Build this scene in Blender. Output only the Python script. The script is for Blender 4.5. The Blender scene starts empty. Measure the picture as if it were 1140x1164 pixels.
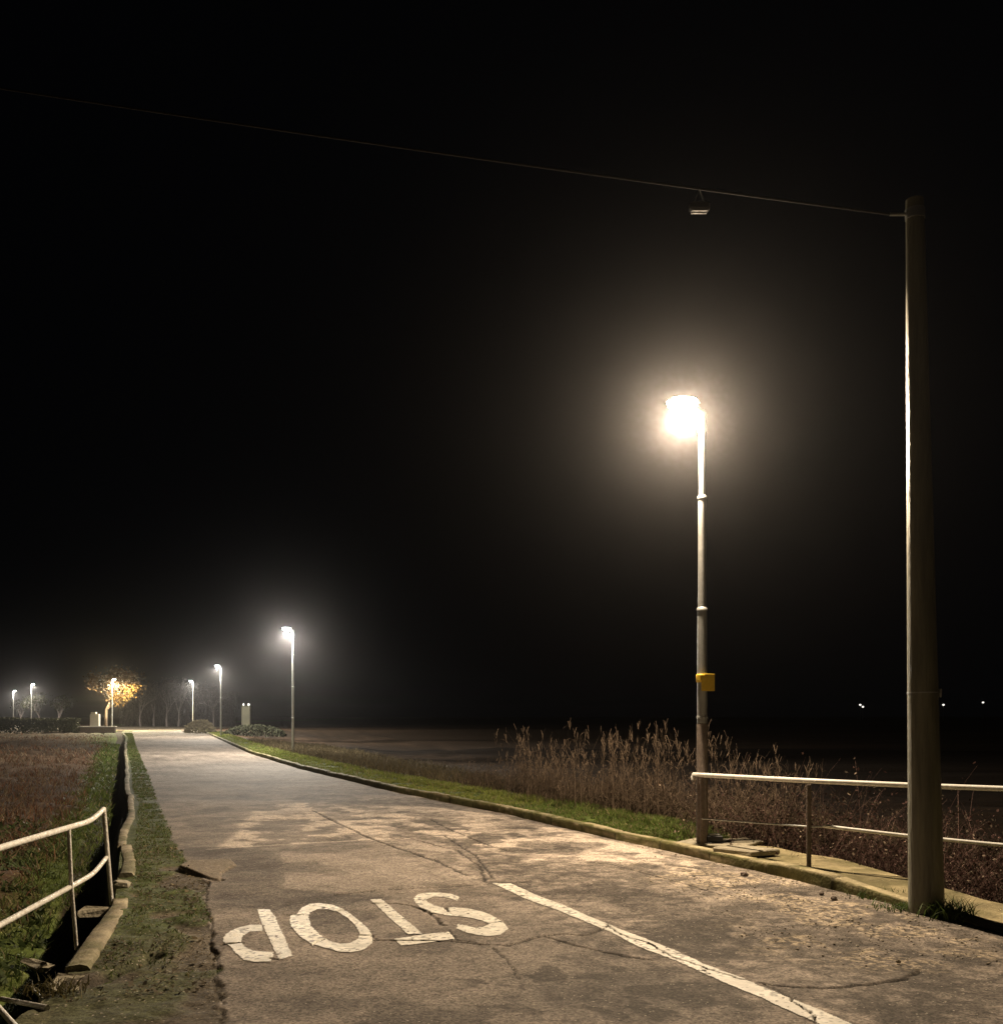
import bpy, math, random
import numpy as np
from mathutils import Vector, Matrix

random.seed(7)
rng = np.random.default_rng(11)
sc = bpy.context.scene
COL = sc.collection

# ------------------------------------------------------------------ camera, world, exposure
CH = 1.62
HZ = 813.0
cam_d = bpy.data.cameras.new("camera")
cam = bpy.data.objects.new("camera", cam_d)
COL.objects.link(cam)
cam.location = (0, 0, CH)
cam.rotation_euler = (math.radians(90), 0, 0)
cam_d.sensor_fit = 'HORIZONTAL'
cam_d.sensor_width = 36
cam_d.lens = 36
cam_d.shift_y = (HZ - 582) / 1140
cam_d.clip_end = 3000
cam_d.clip_start = 0.05
sc.camera = cam

w = bpy.data.worlds.new("World")
sc.world = w
w.use_nodes = True
bg = w.node_tree.nodes["Background"]
bg.inputs[0].default_value = (0.35, 0.42, 0.6, 1)
bg.inputs[1].default_value = 0.0012

sc.view_settings.view_transform = 'Standard'
sc.view_settings.look = 'None'
sc.view_settings.exposure = 0.2
sc.view_settings.gamma = 1
try:
    sc.cycles.use_denoising = True
    sc.cycles.use_adaptive_sampling = False
    sc.cycles.denoising_prefilter = 'NONE'
    sc.cycles.volume_bounces = 0
    sc.cycles.max_bounces = 5
    sc.cycles.diffuse_bounces = 3
    sc.cycles.use_light_tree = True
except Exception:
    pass
LAMP_POWER = 6200.0
HAZE_DENSITY = 0.00032

def at(px, py, z=0.0):
    """ground position under a pixel of the photograph"""
    Y = (CH - z) * 1140 / (py - HZ)
    return ((px - 570) * Y / 1140, Y)

# ------------------------------------------------------------------ numeric noise
_tab = np.random.default_rng(5).random((256, 256)).astype(np.float32)
def vn(x, y, s=0):
    x = np.asarray(x, dtype=np.float64) + 17.3 * s
    y = np.asarray(y, dtype=np.float64) + 31.7 * s
    xi = np.floor(x).astype(np.int64); yi = np.floor(y).astype(np.int64)
    fx = x - xi; fy = y - yi
    fx = fx * fx * (3 - 2 * fx); fy = fy * fy * (3 - 2 * fy)
    a = _tab[xi & 255, yi & 255]; b = _tab[(xi + 1) & 255, yi & 255]
    c = _tab[xi & 255, (yi + 1) & 255]; d = _tab[(xi + 1) & 255, (yi + 1) & 255]
    return (a * (1 - fx) + b * fx) * (1 - fy) + (c * (1 - fx) + d * fx) * fy
def fbm(x, y, s=0, o=4):
    t = 0; amp = 0.5; n = 0
    for i in range(o):
        t = t + amp * vn(np.asarray(x) * 2 ** i, np.asarray(y) * 2 ** i, s + i * 3)
        n += amp; amp *= 0.5
    return t / n
def sst(a, b, x):
    t = np.clip((x - a) / (b - a), 0, 1)
    return t * t * (3 - 2 * t)

def inpoly(X, Y, poly):
    r = np.zeros(X.shape, bool); n = len(poly)
    for i in range(n):
        x1, y1 = poly[i]; x2, y2 = poly[(i + 1) % n]
        if y1 == y2: continue
        c = ((y1 > Y) != (y2 > Y)) & (X < (x2 - x1) * (Y - y1) / (y2 - y1) + x1)
        r ^= c
    return r
def dseg(X, Y, pts, closed=False):
    d = np.full(X.shape, 1e9)
    n = len(pts)
    for i in range(n if closed else n - 1):
        x1, y1 = pts[i]; x2, y2 = pts[(i + 1) % n]
        dx, dy = x2 - x1, y2 - y1
        t = np.clip(((X - x1) * dx + (Y - y1) * dy) / (dx * dx + dy * dy + 1e-12), 0, 1)
        d = np.minimum(d, np.hypot(X - x1 - t * dx, Y - y1 - t * dy))
    return d
def sdpoly(X, Y, poly):
    d = dseg(X, Y, poly, True)
    return np.where(inpoly(X, Y, poly), d, -d)

# ------------------------------------------------------------------ mesh helpers
def mesh_np(name, V, F, mat=None, parent=None, col=None, smooth=False, link=True):
    V = np.asarray(V, dtype=np.float32).reshape(-1, 3)
    me = bpy.data.meshes.new(name)
    if isinstance(F, np.ndarray):
        k = F.shape[1]; n = F.shape[0]
        me.vertices.add(len(V)); me.vertices.foreach_set("co", V.ravel())
        me.loops.add(n * k); me.loops.foreach_set("vertex_index", F.astype(np.int32).ravel())
        me.polygons.add(n)
        me.polygons.foreach_set("loop_start", np.arange(0, n * k, k, dtype=np.int32))
        me.polygons.foreach_set("loop_total", np.full(n, k, dtype=np.int32))
        me.update(calc_edges=True)
    else:
        me.from_pydata(V.tolist(), [], F)
    if smooth:
        me.polygons.foreach_set("use_smooth", np.ones(len(me.polygons), bool))
    if col is not None:
        a = me.color_attributes.new("Col", 'FLOAT_COLOR', 'POINT')
        c = np.ones((len(V), 4), np.float32); c[:, :3] = col
        a.data.foreach_set("color", c.ravel())
    me.validate(clean_customdata=False)
    o = bpy.data.objects.new(name, me)
    if mat: me.materials.append(mat)
    COL.objects.link(o)
    if parent: o.parent = parent
    return o

class MB:
    def __init__(s): s.V = []; s.F = []; s.sm = []
    def add(s, vs, fs, smooth=False):
        b = len(s.V); s.V += [tuple(v) for v in vs]
        s.F += [tuple(b + i for i in f) for f in fs]; s.sm += [smooth] * len(fs)
    def box(s, c, d, rz=0, rx=0, ry=0, bev=0.0, jit=0):
        m = Matrix.Translation(c) @ Matrix.Rotation(rz, 4, 'Z') @ Matrix.Rotation(ry, 4, 'Y') @ Matrix.Rotation(rx, 4, 'X')
        hx, hy, hz = d[0] / 2, d[1] / 2, d[2] / 2
        b = min(bev, hx * .9, hy * .9, hz * .9)
        if b <= 0:
            vs = [(sx * hx, sy * hy, sz * hz) for sz in (-1, 1) for sx, sy in ((-1, -1), (1, -1), (1, 1), (-1, 1))]
            fs = [(0, 3, 2, 1), (4, 5, 6, 7), (0, 1, 5, 4), (1, 2, 6, 5), (2, 3, 7, 6), (3, 0, 4, 7)]
        else:
            rings = []
            for z, k in ((-hz, b), (-hz + b, 0), (hz - b, 0), (hz, b)):
                X, Yy = hx - k, hy - k
                bb = b if k == 0 else b * .6
                rings.append([(-X + bb, -Yy, z), (X - bb, -Yy, z), (X, -Yy + bb, z), (X, Yy - bb, z), (X - bb, Yy, z), (-X + bb, Yy, z), (-X, Yy - bb, z), (-X, -Yy + bb, z)])
            vs = [v for r in rings for v in r]; fs = []
            for r in range(3):
                for i in range(8):
                    j = (i + 1) % 8; fs.append((r * 8 + i, r * 8 + j, r * 8 + 8 + j, r * 8 + 8 + i))
            fs.append(tuple(reversed(range(8)))); fs.append(tuple(range(24, 32)))
        vs = [m @ (Vector(v) + Vector((random.uniform(-jit, jit), random.uniform(-jit, jit), random.uniform(-jit, jit)))) for v in vs]
        s.add(vs, fs)
    def tube(s, pts, rad, n=10, cap=True):
        pts = [Vector(p) for p in pts]
        if not hasattr(rad, '__len__'): rad = [rad] * len(pts)
        vs = []; pu = None
        for i, p in enumerate(pts):
            d = (pts[min(i + 1, len(pts) - 1)] - pts[max(i - 1, 0)])
            if d.length < 1e-9: d = Vector((0, 0, 1))
            d.normalize()
            if pu is None:
                u = d.cross(Vector((0, 0, 1)) if abs(d.z) < .9 else Vector((1, 0, 0))).normalized()
            else:
                u = (pu - d * pu.dot(d)).normalized()
            pu = u; v = d.cross(u)
            for k in range(n):
                a = 2 * math.pi * k / n
                vs.append(p + (u * math.cos(a) + v * math.sin(a)) * rad[i])
        fs = []
        for i in range(len(pts) - 1):
            for k in range(n):
                j = (k + 1) % n
                fs.append((i * n + k, i * n + j, i * n + n + j, i * n + n + k))
        s.add(vs, fs, True)
        if cap:
            L = len(pts) - 1
            s.add([vs[k] for k in range(n)], [tuple(reversed(range(n)))])
            s.add([vs[L * n + k] for k in range(n)], [tuple(range(n))])
    def build(s, name, mat, parent=None):
        me = bpy.data.meshes.new(name); me.from_pydata(s.V, [], s.F)
        me.polygons.foreach_set("use_smooth", s.sm); me.update()
        if mat: me.materials.append(mat)
        o = bpy.data.objects.new(name, me); COL.objects.link(o)
        if parent: o.parent = parent
        return o

def tag(o, label=None, cat=None, group=None, kind=None):
    if label: o['label'] = label
    if cat: o['category'] = cat
    if group: o['group'] = group
    if kind: o['kind'] = kind
    return o
def empty(name, loc=(0, 0, 0), rz=0):
    o = bpy.data.objects.new(name, None); COL.objects.link(o)
    o.empty_display_size = .2
    o.location = loc; o.rotation_euler = (0, 0, rz); return o
def copy_tree(o, parent=None):
    c = o.copy(); COL.objects.link(c); c.parent = parent
    for ch in list(o.children): copy_tree(ch, c)
    return c

def ribbons(P, W, up=None, fold=0):
    """P [N,K,3] centre lines, W [N,K] half widths; flat blades that face a random way"""
    N, K, _ = P.shape
    a = rng.random(N) * np.pi
    side = np.stack([np.cos(a), np.sin(a), np.zeros(N)], 1)[:, None, :]
    A = P - side * W[..., None]; B = P + side * W[..., None]
    V = np.stack([A, B], 2).reshape(-1, 3)
    base = (np.arange(N)[:, None] * K + np.arange(K - 1)[None]) * 2
    F = np.stack([base, base + 1, base + 3, base + 2], -1).reshape(-1, 4)
    return V, F
def blades(x, y, z, h, lean, w, K=3):
    """curved blades from arrays of root points"""
    N = len(x); a = rng.random(N) * 2 * np.pi
    t = np.linspace(0, 1, K)[None]
    L = (lean * h)[:, None] * t ** 1.8
    P = np.stack([x[:, None] + np.cos(a)[:, None] * L, y[:, None] + np.sin(a)[:, None] * L, z[:, None] + h[:, None] * t * (1 - .25 * (lean[:, None]) * t)], -1)
    W = w[:, None] * (1 - t) ** .6 * np.ones((N, 1))
    W[:, -1] = 0.0004
    return P, W

# ------------------------------------------------------------------ materials
def mat_simple(name, col, rough=.7, metal=0, bump=0, bscale=40, var=.25, vscale=6, usecol=False, col2=None, spec=.4, trans=0, stretch=None):
    m = bpy.data.materials.new(name); m.use_nodes = True
    nt = m.node_tree; b = nt.nodes["Principled BSDF"]
    b.inputs["Roughness"].default_value = rough; b.inputs["Metallic"].default_value = metal
    b.inputs["Specular IOR Level"].default_value = spec
    tc = nt.nodes.new("ShaderNodeTexCoord")
    vec = tc.outputs["Object"]
    if stretch:
        mp = nt.nodes.new("ShaderNodeMapping"); mp.inputs["Scale"].default_value = stretch
        nt.links.new(vec, mp.inputs[0]); vec = mp.outputs[0]
    n1 = nt.nodes.new("ShaderNodeTexNoise"); n1.inputs["Scale"].default_value = vscale; n1.inputs["Detail"].default_value = 6
    n1.inputs["Roughness"].default_value = .65
    nt.links.new(vec, n1.inputs["Vector"])
    r = nt.nodes.new("ShaderNodeMapRange"); r.inputs[1].default_value = .3; r.inputs[2].default_value = .7
    nt.links.new(n1.outputs[0], r.inputs[0])
    mx = nt.nodes.new("ShaderNodeMix"); mx.data_type = 'RGBA'
    nt.links.new(r.outputs[0], mx.inputs[0])
    if usecol:
        ca = nt.nodes.new("ShaderNodeVertexColor"); ca.layer_name = "Col"
        g1 = nt.nodes.new("ShaderNodeMix"); g1.data_type = 'RGBA'; g1.blend_type = 'MULTIPLY'; g1.inputs[0].default_value = 1
        nt.links.new(ca.outputs[0], g1.inputs[6])
        mx.inputs[6].default_value = (1 - var,) * 3 + (1,); mx.inputs[7].default_value = (1 + var,) * 3 + (1,)
        nt.links.new(mx.outputs[2], g1.inputs[7])
        out = g1.outputs[2]
    else:
        c2 = col2 or tuple(c * (1 + var) for c in col)
        c1 = tuple(c * (1 - var) for c in col) if not col2 else col
        mx.inputs[6].default_value = (*c1, 1); mx.inputs[7].default_value = (*c2, 1)
        out = mx.outputs[2]
    nt.links.new(out, b.inputs["Base Color"])
    if bump:
        n2 = nt.nodes.new("ShaderNodeTexNoise"); n2.inputs["Scale"].default_value = bscale; n2.inputs["Detail"].default_value = 5
        nt.links.new(vec, n2.inputs["Vector"])
        bp = nt.nodes.new("ShaderNodeBump"); bp.inputs["Strength"].default_value = bump; bp.inputs["Distance"].default_value = .02
        nt.links.new(n2.outputs[0], bp.inputs["Height"]); nt.links.new(bp.outputs[0], b.inputs["Normal"])
    if trans:
        tr = nt.nodes.new("ShaderNodeBsdfTranslucent"); nt.links.new(out, tr.inputs[0])
        ms = nt.nodes.new("ShaderNodeMixShader"); ms.inputs[0].default_value = trans
        nt.links.new(b.outputs[0], ms.inputs[1]); nt.links.new(tr.outputs[0], ms.inputs[2])
        nt.links.new(ms.outputs[0], nt.nodes["Material Output"].inputs[0])
    return m
def mat_emit(name, col, s):
    m = bpy.data.materials.new(name); m.use_nodes = True
    b = m.node_tree.nodes["Principled BSDF"]
    b.inputs["Base Color"].default_value = (.8, .8, .8, 1)
    b.inputs["Emission Color"].default_value = (*col, 1); b.inputs["Emission Strength"].default_value = s
    m.cycles.emission_sampling = 'NONE'
    return m

def mat_asphalt():
    m = mat_simple("asphalt", (1, 1, 1), rough=.88, usecol=True, var=.14, vscale=9, spec=.22)
    nt = m.node_tree; b = nt.nodes["Principled BSDF"]
    tc = [n for n in nt.nodes if n.type == 'TEX_COORD'][0]
    prev = b.inputs["Base Color"].links[0].from_socket
    v = nt.nodes.new("ShaderNodeTexVoronoi"); v.inputs["Scale"].default_value = 75
    nt.links.new(tc.outputs["Object"], v.inputs["Vector"])
    rr = nt.nodes.new("ShaderNodeMapRange"); rr.inputs[3].default_value = .50; rr.inputs[4].default_value = 1.6
    sp = nt.nodes.new("ShaderNodeSeparateColor"); nt.links.new(v.outputs["Color"], sp.inputs[0])
    nt.links.new(sp.outputs[0], rr.inputs[0])
    n = nt.nodes.new("ShaderNodeTexNoise"); n.inputs["Scale"].default_value = 28; n.inputs["Detail"].default_value = 7; n.inputs["Roughness"].default_value = .8
    nt.links.new(tc.outputs["Object"], n.inputs["Vector"])
    r2 = nt.nodes.new("ShaderNodeMapRange"); r2.inputs[1].default_value = .25; r2.inputs[2].default_value = .75; r2.inputs[3].default_value = .72; r2.inputs[4].default_value = 1.28
    nt.links.new(n.outputs[0], r2.inputs[0])
    mu = nt.nodes.new("ShaderNodeMath"); mu.operation = 'MULTIPLY'
    nt.links.new(rr.outputs[0], mu.inputs[0]); nt.links.new(r2.outputs[0], mu.inputs[1])
    vm = nt.nodes.new("ShaderNodeVectorMath"); vm.operation = 'SCALE'
    nt.links.new(prev, vm.inputs[0]); nt.links.new(mu.outputs[0], vm.inputs["Scale"])
    nt.links.new(vm.outputs[0], b.inputs["Base Color"])
    v2 = nt.nodes.new("ShaderNodeTexVoronoi"); v2.inputs["Scale"].default_value = 62
    nt.links.new(tc.outputs["Object"], v2.inputs["Vector"])
    s2 = nt.nodes.new("ShaderNodeSeparateColor"); nt.links.new(v2.outputs["Color"], s2.inputs[0])
    th = nt.nodes.new("ShaderNodeMath"); th.operation = 'GREATER_THAN'; th.inputs[1].default_value = .965; nt.links.new(s2.outputs[1], th.inputs[0])
    ds = nt.nodes.new("ShaderNodeMath"); ds.operation = 'LESS_THAN'; ds.inputs[1].default_value = .38; nt.links.new(v2.outputs["Distance"], ds.inputs[0])
    ck = nt.nodes.new("ShaderNodeMath"); ck.operation = 'MULTIPLY'; nt.links.new(th.outputs[0], ck.inputs[0]); nt.links.new(ds.outputs[0], ck.inputs[1])
    mc = nt.nodes.new("ShaderNodeMix"); mc.data_type = 'RGBA'; nt.links.new(ck.outputs[0], mc.inputs[0]); nt.links.new(vm.outputs[0], mc.inputs[6]); mc.inputs[7].default_value = (.42, .37, .30, 1)
    nt.links.new(mc.outputs[2], b.inputs["Base Color"])
    bp = nt.nodes.new("ShaderNodeBump"); bp.inputs["Strength"].default_value = .55; bp.inputs["Distance"].default_value = .006
    nt.links.new(mu.outputs[0], bp.inputs["Height"]); nt.links.new(bp.outputs[0], b.inputs["Normal"])
    return m
M = {}
M['asphalt'] = mat_asphalt()
M['terrain'] = mat_simple("soil", (1, 1, 1), .95, usecol=True, var=.45, vscale=14, bump=.9, bscale=18, spec=.1)
M['paint'] = mat_simple("road_paint", (1, 1, 1), .6, usecol=True, var=.12, vscale=30, bump=.2, bscale=90)
M['concrete'] = mat_simple("concrete", (.30, .27, .20), .9, bump=.6, bscale=35, var=.3, vscale=7, spec=.2)
M['kerb'] = mat_simple("kerb_concrete", (1, 1, 1), .9, bump=.6, bscale=35, usecol=True, var=.3, vscale=9, spec=.2)
M['pole_concrete'] = mat_simple("pole_concrete", (.17, .165, .115), .42, bump=.45, bscale=50, var=.45, vscale=9, spec=.6, stretch=(1, 1, .12))
M['galv'] = mat_simple("galvanised_steel", (.42, .43, .42), .45, metal=.6, bump=.08, bscale=30, var=.15, vscale=9)
M['rail'] = mat_simple("painted_rail", (.46, .42, .35), .5, metal=0, bump=.5, bscale=60, vscale=16, col2=(.78, .78, .74))
M['rail_far'] = mat_simple("steel_rail", (.78, .77, .72), .45, metal=0, bump=.1, bscale=40, var=.15, vscale=14)
M['rust'] = mat_simple("rusty_post", (.16, .13, .11), .8, bump=.4, bscale=50, var=.3, vscale=20, spec=.2)
M['yellow'] = mat_simple("yellow_plate", (.62, .42, .03), .5, var=.12, vscale=20)
M['black'] = mat_simple("black_plastic", (.012, .012, .013), .5, var=.2)
M['white'] = mat_simple("white_label", (.75, .75, .72), .5, var=.05)
M['head'] = mat_simple("luminaire_grey", (.30, .30, .31), .5, metal=.3, var=.1)
M['lens'] = mat_emit("luminaire_lens", (1.0, .86, .66), 7)
M['lens_cool'] = mat_emit("luminaire_lens_cool", (.86, 1.0, .92), 7)
M['tiny'] = mat_emit("distant_lamp_glow", (1.0, .95, .85), 1.5)
M['grass'] = mat_simple("grass", (1, 1, 1), .6, usecol=True, var=.25, vscale=2, trans=.3, spec=.2)
M['dry'] = mat_simple("dry_grass", (1, 1, 1), .8, usecol=True, var=.25, vscale=3, trans=.25, spec=.1)
M['bark'] = mat_simple("bark", (.12, .09, .065), .9, bump=.8, bscale=12, var=.3)
M['bark_pale'] = mat_simple("bare_branches", (.20, .17, .16), .9, var=.3)
M['leaf_y'] = mat_simple("autumn_leaves", (.12, .066, .008), .7, var=.4, vscale=.8, trans=.3)
M['leaf_b'] = mat_simple("brown_leaves", (.055, .032, .012), .8, var=.4, vscale=.8, trans=.2)
M['leaf_g'] = mat_simple("dark_leaves", (.05, .055, .03), .8, var=.4, vscale=.8, trans=.2)
M['leaf_p'] = mat_simple("pale_leaves", (.22, .19, .12), .8, var=.5, vscale=.8, trans=.1)
M['wallw'] = mat_simple("white_render", (.78, .74, .66), .85, var=.08)
M['stone'] = mat_simple("pale_stone", (.38, .33, .24), .9, var=.3, vscale=30)
M['cable'] = mat_simple("cable_sheath", (.035, .035, .035), .6, var=.1)

# ------------------------------------------------------------------ lines of the place
def line(pxs, extra_lo=(), extra_hi=()):
    p = sorted([at(*q) for q in pxs] + list(extra_lo) + list(extra_hi), key=lambda q: q[1])
    ys = np.array([q[1] for q in p]); xs = np.array([q[0] for q in p])
    return lambda Y: np.interp(Y, ys, xs)
KERB = line([(1140, 1060), (1040, 1035), (900, 1001), (780, 973), (700, 955.5), (650, 943), (560, 922), (450, 901), (340, 874), (285, 857), (252, 842)],
            [(6.6, 2.0), (5.5, 5.5), (40, -30)], [(-31.5, 105), (-60, 190)])
LIP = line([(142, 870), (141, 897), (146, 915), (140, 938), (134, 968), (130, 1000), (126, 1030), (101, 1065), (76, 1100), (60, 1125)],
           [(-2.62, 5.3), (-2.9, 4), (-8, 1), (-40, -30)], [(-19.6, 52), (-27, 72), (-36, 95), (-70, 190)])
LIPC = [(y, float(LIP(y))) for y in np.arange(5, 60, .1)]
ASPH = line([(158, 856), (170, 885), (186, 930), (203, 965), (212, 985), (236, 1003), (234, 1025), (240, 1050), (239, 1075), (247, 1095), (245, 1120), (252, 1145), (250, 1175)],
            [(-1.6, 4), (-2, 0), (-20, -30)], [(-18.95, 52), (-26.4, 72), (-35, 95), (-69, 190)])
CRK = [  # cracks: (pixel polyline, half width m, depth)
 ([(237, 1003), (233, 1025), (240, 1050), (239, 1075), (247, 1095), (245, 1120), (253, 1145), (250, 1175)], .006, .014),
 ([(380, 1017), (430, 1012), (500, 1009), (560, 1005), (600, 1003)], .012, .012),
 ([(355, 922), (415, 951), (460, 967), (500, 981), (530, 996)], .022, .012),
 ([(410, 951), (470, 954), (520, 967), (545, 985), (552, 1003)], .016, .012),
 ([(490, 932), (515, 945), (560, 962), (585, 968)], .016, .012),
 ([(505, 950), (540, 972), (560, 998)], .014, .012),
 ([(425, 1070), (470, 1070), (515, 1071), (545, 1074), (575, 1076), (610, 1066), (640, 1062), (668, 1063), (690, 1054)], .011, .02),
 ([(690, 1051), (706, 1063), (735, 1072), (765, 1088), (800, 1101), (840, 1113), (868, 1118), (890, 1130), (905, 1143), (922, 1152), (930, 1170)], .007, .012),
 ([(868, 1118), (900, 1123), (940, 1124), (985, 1119), (1028, 1112), (1046, 1102)], .012, .018),
 ([(326, 1040), (352, 1041)], .010, .02), ([(352, 1041), (330, 1039), (300, 1042)], .005, .008),
 ([(385, 1035), (396, 1036)], .008, .02), ([(406, 1064), (424, 1065)], .008, .02), ([(424, 1065), (430, 1070)], .007, .01),
 ([(354, 1076), (361, 1071), (369, 1069)], .010, .02), ([(252, 1075), (276, 1073)], .011, .02),
 ([(306, 1091), (313, 1092)], .02, .01),
 ([(420, 1027), (450, 1027), (470, 1030), (480, 1034), (490, 1039), (504, 1052)], .011, .02),
 ([(471, 1024), (484, 1023)], .007, .02), ([(506, 1032), (511, 1037)], .009, .02),
 ([(552, 1051), (560, 1049), (570, 1048)], .009, .02), ([(463, 1063), (480, 1063)], .010, .02),
 ([(510, 1057), (518, 1069), (540, 1072)], .009, .012),
 ([(620, 1066), (660, 1076), (700, 1085), (740, 1092)], .010, .015),
 ([(560, 1078), (580, 1095), (590, 1112)], .008, .01),
 ([(630, 975), (700, 985), (760, 1000), (820, 1018)], .012, .008),
]
CRKW = [([at(*q) for q in c], hw, dp) for c, hw, dp in CRK]

def W(poly): return [at(*q) for q in poly]
P_NEW = W([(318, 968), (420, 957), (470, 953), (520, 962), (556, 985), (560, 1003), (430, 1012), (390, 1016), (325, 1010)])
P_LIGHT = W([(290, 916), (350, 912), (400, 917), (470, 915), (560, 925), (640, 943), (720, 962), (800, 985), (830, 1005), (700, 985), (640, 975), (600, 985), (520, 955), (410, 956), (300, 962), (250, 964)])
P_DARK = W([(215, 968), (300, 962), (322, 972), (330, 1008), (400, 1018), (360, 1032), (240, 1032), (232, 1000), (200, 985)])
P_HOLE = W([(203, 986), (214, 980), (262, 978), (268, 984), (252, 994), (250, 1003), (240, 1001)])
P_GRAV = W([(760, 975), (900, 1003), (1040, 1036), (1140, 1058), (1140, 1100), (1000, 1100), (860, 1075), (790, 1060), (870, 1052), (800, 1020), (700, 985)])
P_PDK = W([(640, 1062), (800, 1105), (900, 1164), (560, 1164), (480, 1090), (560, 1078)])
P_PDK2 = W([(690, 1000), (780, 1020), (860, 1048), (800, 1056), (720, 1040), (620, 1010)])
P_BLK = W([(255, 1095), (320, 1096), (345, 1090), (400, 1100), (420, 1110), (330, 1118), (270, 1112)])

def road_eval(X, Y):
    """height and colour of the carriageway and its crumbling shoulder"""
    X = np.asarray(X, float); Y = np.asarray(Y, float)
    u = X * .93 + Y * .37; s = -X * .37 + Y * .93
    wx = (fbm(X * 3, Y * 3, 1, 4) - .5); wy = (fbm(X * 3, Y * 3, 9, 4) - .5)
    X2 = X + wx * .22; Y2 = Y + wy * .22
    big = fbm(X * .55, Y * .55, 3, 4); mid = fbm(X * 2.2, Y * 2.2, 5, 4); fine = fbm(X * 11, Y * 11, 7, 3)
    streak = fbm(u * 2.6 + wx * 2, s * .75 + wy * 1.5, 12, 4)
    H = (big - .5) * .035 + (mid - .5) * .008 + (fine - .5) * .0035
    v = .82 + .7 * (big - .5) + .85 * (mid - .5) + .5 * (fine - .5)
    near = sst(30, 14, Y)
    # worn, lighter lenses and seams
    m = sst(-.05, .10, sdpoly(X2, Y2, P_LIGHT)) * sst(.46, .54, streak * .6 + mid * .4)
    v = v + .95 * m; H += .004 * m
    m = sst(-.04, .08, sdpoly(X2 + .1 * (mid - .5), Y2, P_NEW)) * .8; v = v * (1 - m) + m * (1.0 + .5 * (mid - .5) + .35 * (fine - .5)); H += .004 * m
    d = dseg(X + wx * .03, Y + wy * .03, W([(238, 965.5), (300, 961), (360, 957.5), (412, 955), (470, 953)])); v = v + .9 * sst(.06, .02, d) * sst(.3, .5, fine + .1)
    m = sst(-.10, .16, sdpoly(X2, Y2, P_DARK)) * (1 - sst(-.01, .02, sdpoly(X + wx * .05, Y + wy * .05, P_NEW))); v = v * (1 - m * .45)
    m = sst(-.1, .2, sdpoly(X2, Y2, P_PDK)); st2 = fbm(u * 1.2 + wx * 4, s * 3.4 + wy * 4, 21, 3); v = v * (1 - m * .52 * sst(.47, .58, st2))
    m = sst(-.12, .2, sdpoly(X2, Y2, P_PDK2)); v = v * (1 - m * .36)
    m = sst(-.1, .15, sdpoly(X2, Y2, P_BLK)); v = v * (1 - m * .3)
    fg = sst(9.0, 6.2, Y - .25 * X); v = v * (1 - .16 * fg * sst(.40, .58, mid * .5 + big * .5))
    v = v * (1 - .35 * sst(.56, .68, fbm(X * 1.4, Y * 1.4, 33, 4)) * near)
    st3 = fbm(X * .9 + wx * 5, Y * 3.0 + wy * 6, 24, 4)
    rs = sst(-.4, .5, X + .42 * Y - 3.6) * near
    v = v * (1 + rs * (1.5 * sst(.38, .64, st3 * .75 + fine * .25) - .85) * .44)
    v = np.clip(v, .28, 2.1)
    base = np.array([.252, .214, .180])
    C = v[..., None] * base
    # alligator web right of the seam
    web = np.abs(fbm(X * 2.2 + wx * 3, Y * 2.2 + wy * 3, 40, 2) - .5)
    area = sst(-.3, .3, sdpoly(X, Y, W([(470, 915), (640, 945), (800, 990), (860, 1050), (700, 1050), (580, 1000), (540, 985), (500, 940)])))
    wm = area * sst(.016, .005, web) * (.4 + .6 * vn(X * 2, Y * 2, 45)); C *= (1 - .62 * wm)[..., None]; H -= .006 * wm
    # gravelly apron
    g = sst(-.35, .35, sdpoly(X2, Y2, P_GRAV) + .5 * (mid - .5))
    gn = sst(.47, .60, fbm(X * 34, Y * 34, 50, 2)) * sst(.42, .60, fbm(X * 3, Y * 3, 52, 3))
    C = C * (1 - g[..., None] * .15) + (g * gn)[..., None] * np.array([.26, .21, .14]); H += g * gn * .003
    # shoulder left of the broken edge
    e = ASPH(Y) + (fbm(Y * 5, Y * 0 + 3, 60, 3) - .5) * .14 * near + (mid - .5) * .10
    sh = sst(.015, -.015, X - e)
    sh = np.where(Y > 5.2, sh, sh * .0 + sst(.3, -.3, X - e) * .5)
    dirt = np.array([.088, .073, .054]) * (.75 + 1.0 * (fbm(X * 4, Y * 4, 62, 4) - .3))[..., None]
    dirt = dirt + (sst(.53, .62, fbm(X * 1.6, Y * 2.2, 68, 3)) * .7)[..., None] * np.array([.06, .05, .038])
    lipd = X - LIP(Y)
    moss = sst(.40, .56, fbm(X * 2.6, Y * 2.0, 64, 4) + .22 * sst(1.1, .1, lipd) + .3 * sst(10, 13, Y) - .12 * sst(8.2, 6.5, Y)) * sst(1.9, 1.1, lipd)
    moss = np.maximum(moss * (1 - .40 * sst(8.0, 6.6, Y)), sst(11, 14, Y) * .9)
    green = np.array([.055, .072, .022]) * (.5 + 1.2 * fbm(X * 9, Y * 9, 66, 3))[..., None]
    Sc = dirt * (1 - moss[..., None] * .85) + green * moss[..., None] * .85
    C = C * (1 - sh[..., None]) + Sc * sh[..., None]
    rough = (fbm(X * 7, Y * 7, 70, 5) - .5)
    H = H + sh * (-.018 + rough * .034 + moss * .02) * sst(4, 6, Y)
    # a low broken scarp across the shoulder
    d = dseg(X + wx * .12, Y + wy * .12, W([(92, 1118), (120, 1108), (150, 1098), (175, 1085)])); k = sst(.10, .02, d)
    H -= k * .07; C *= (1 - .55 * k)[..., None]
    # lifted flake of asphalt at the edge
    m = sst(-.01, .015, sdpoly(X + wx * .03, Y + wy * .03, P_HOLE)); C = C * (1 - m[..., None]) + m[..., None] * np.array([.19, .155, .115]) * (.9 + .3 * (fine[..., None] - .5)); H = H * (1 - m) + m * .022
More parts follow.
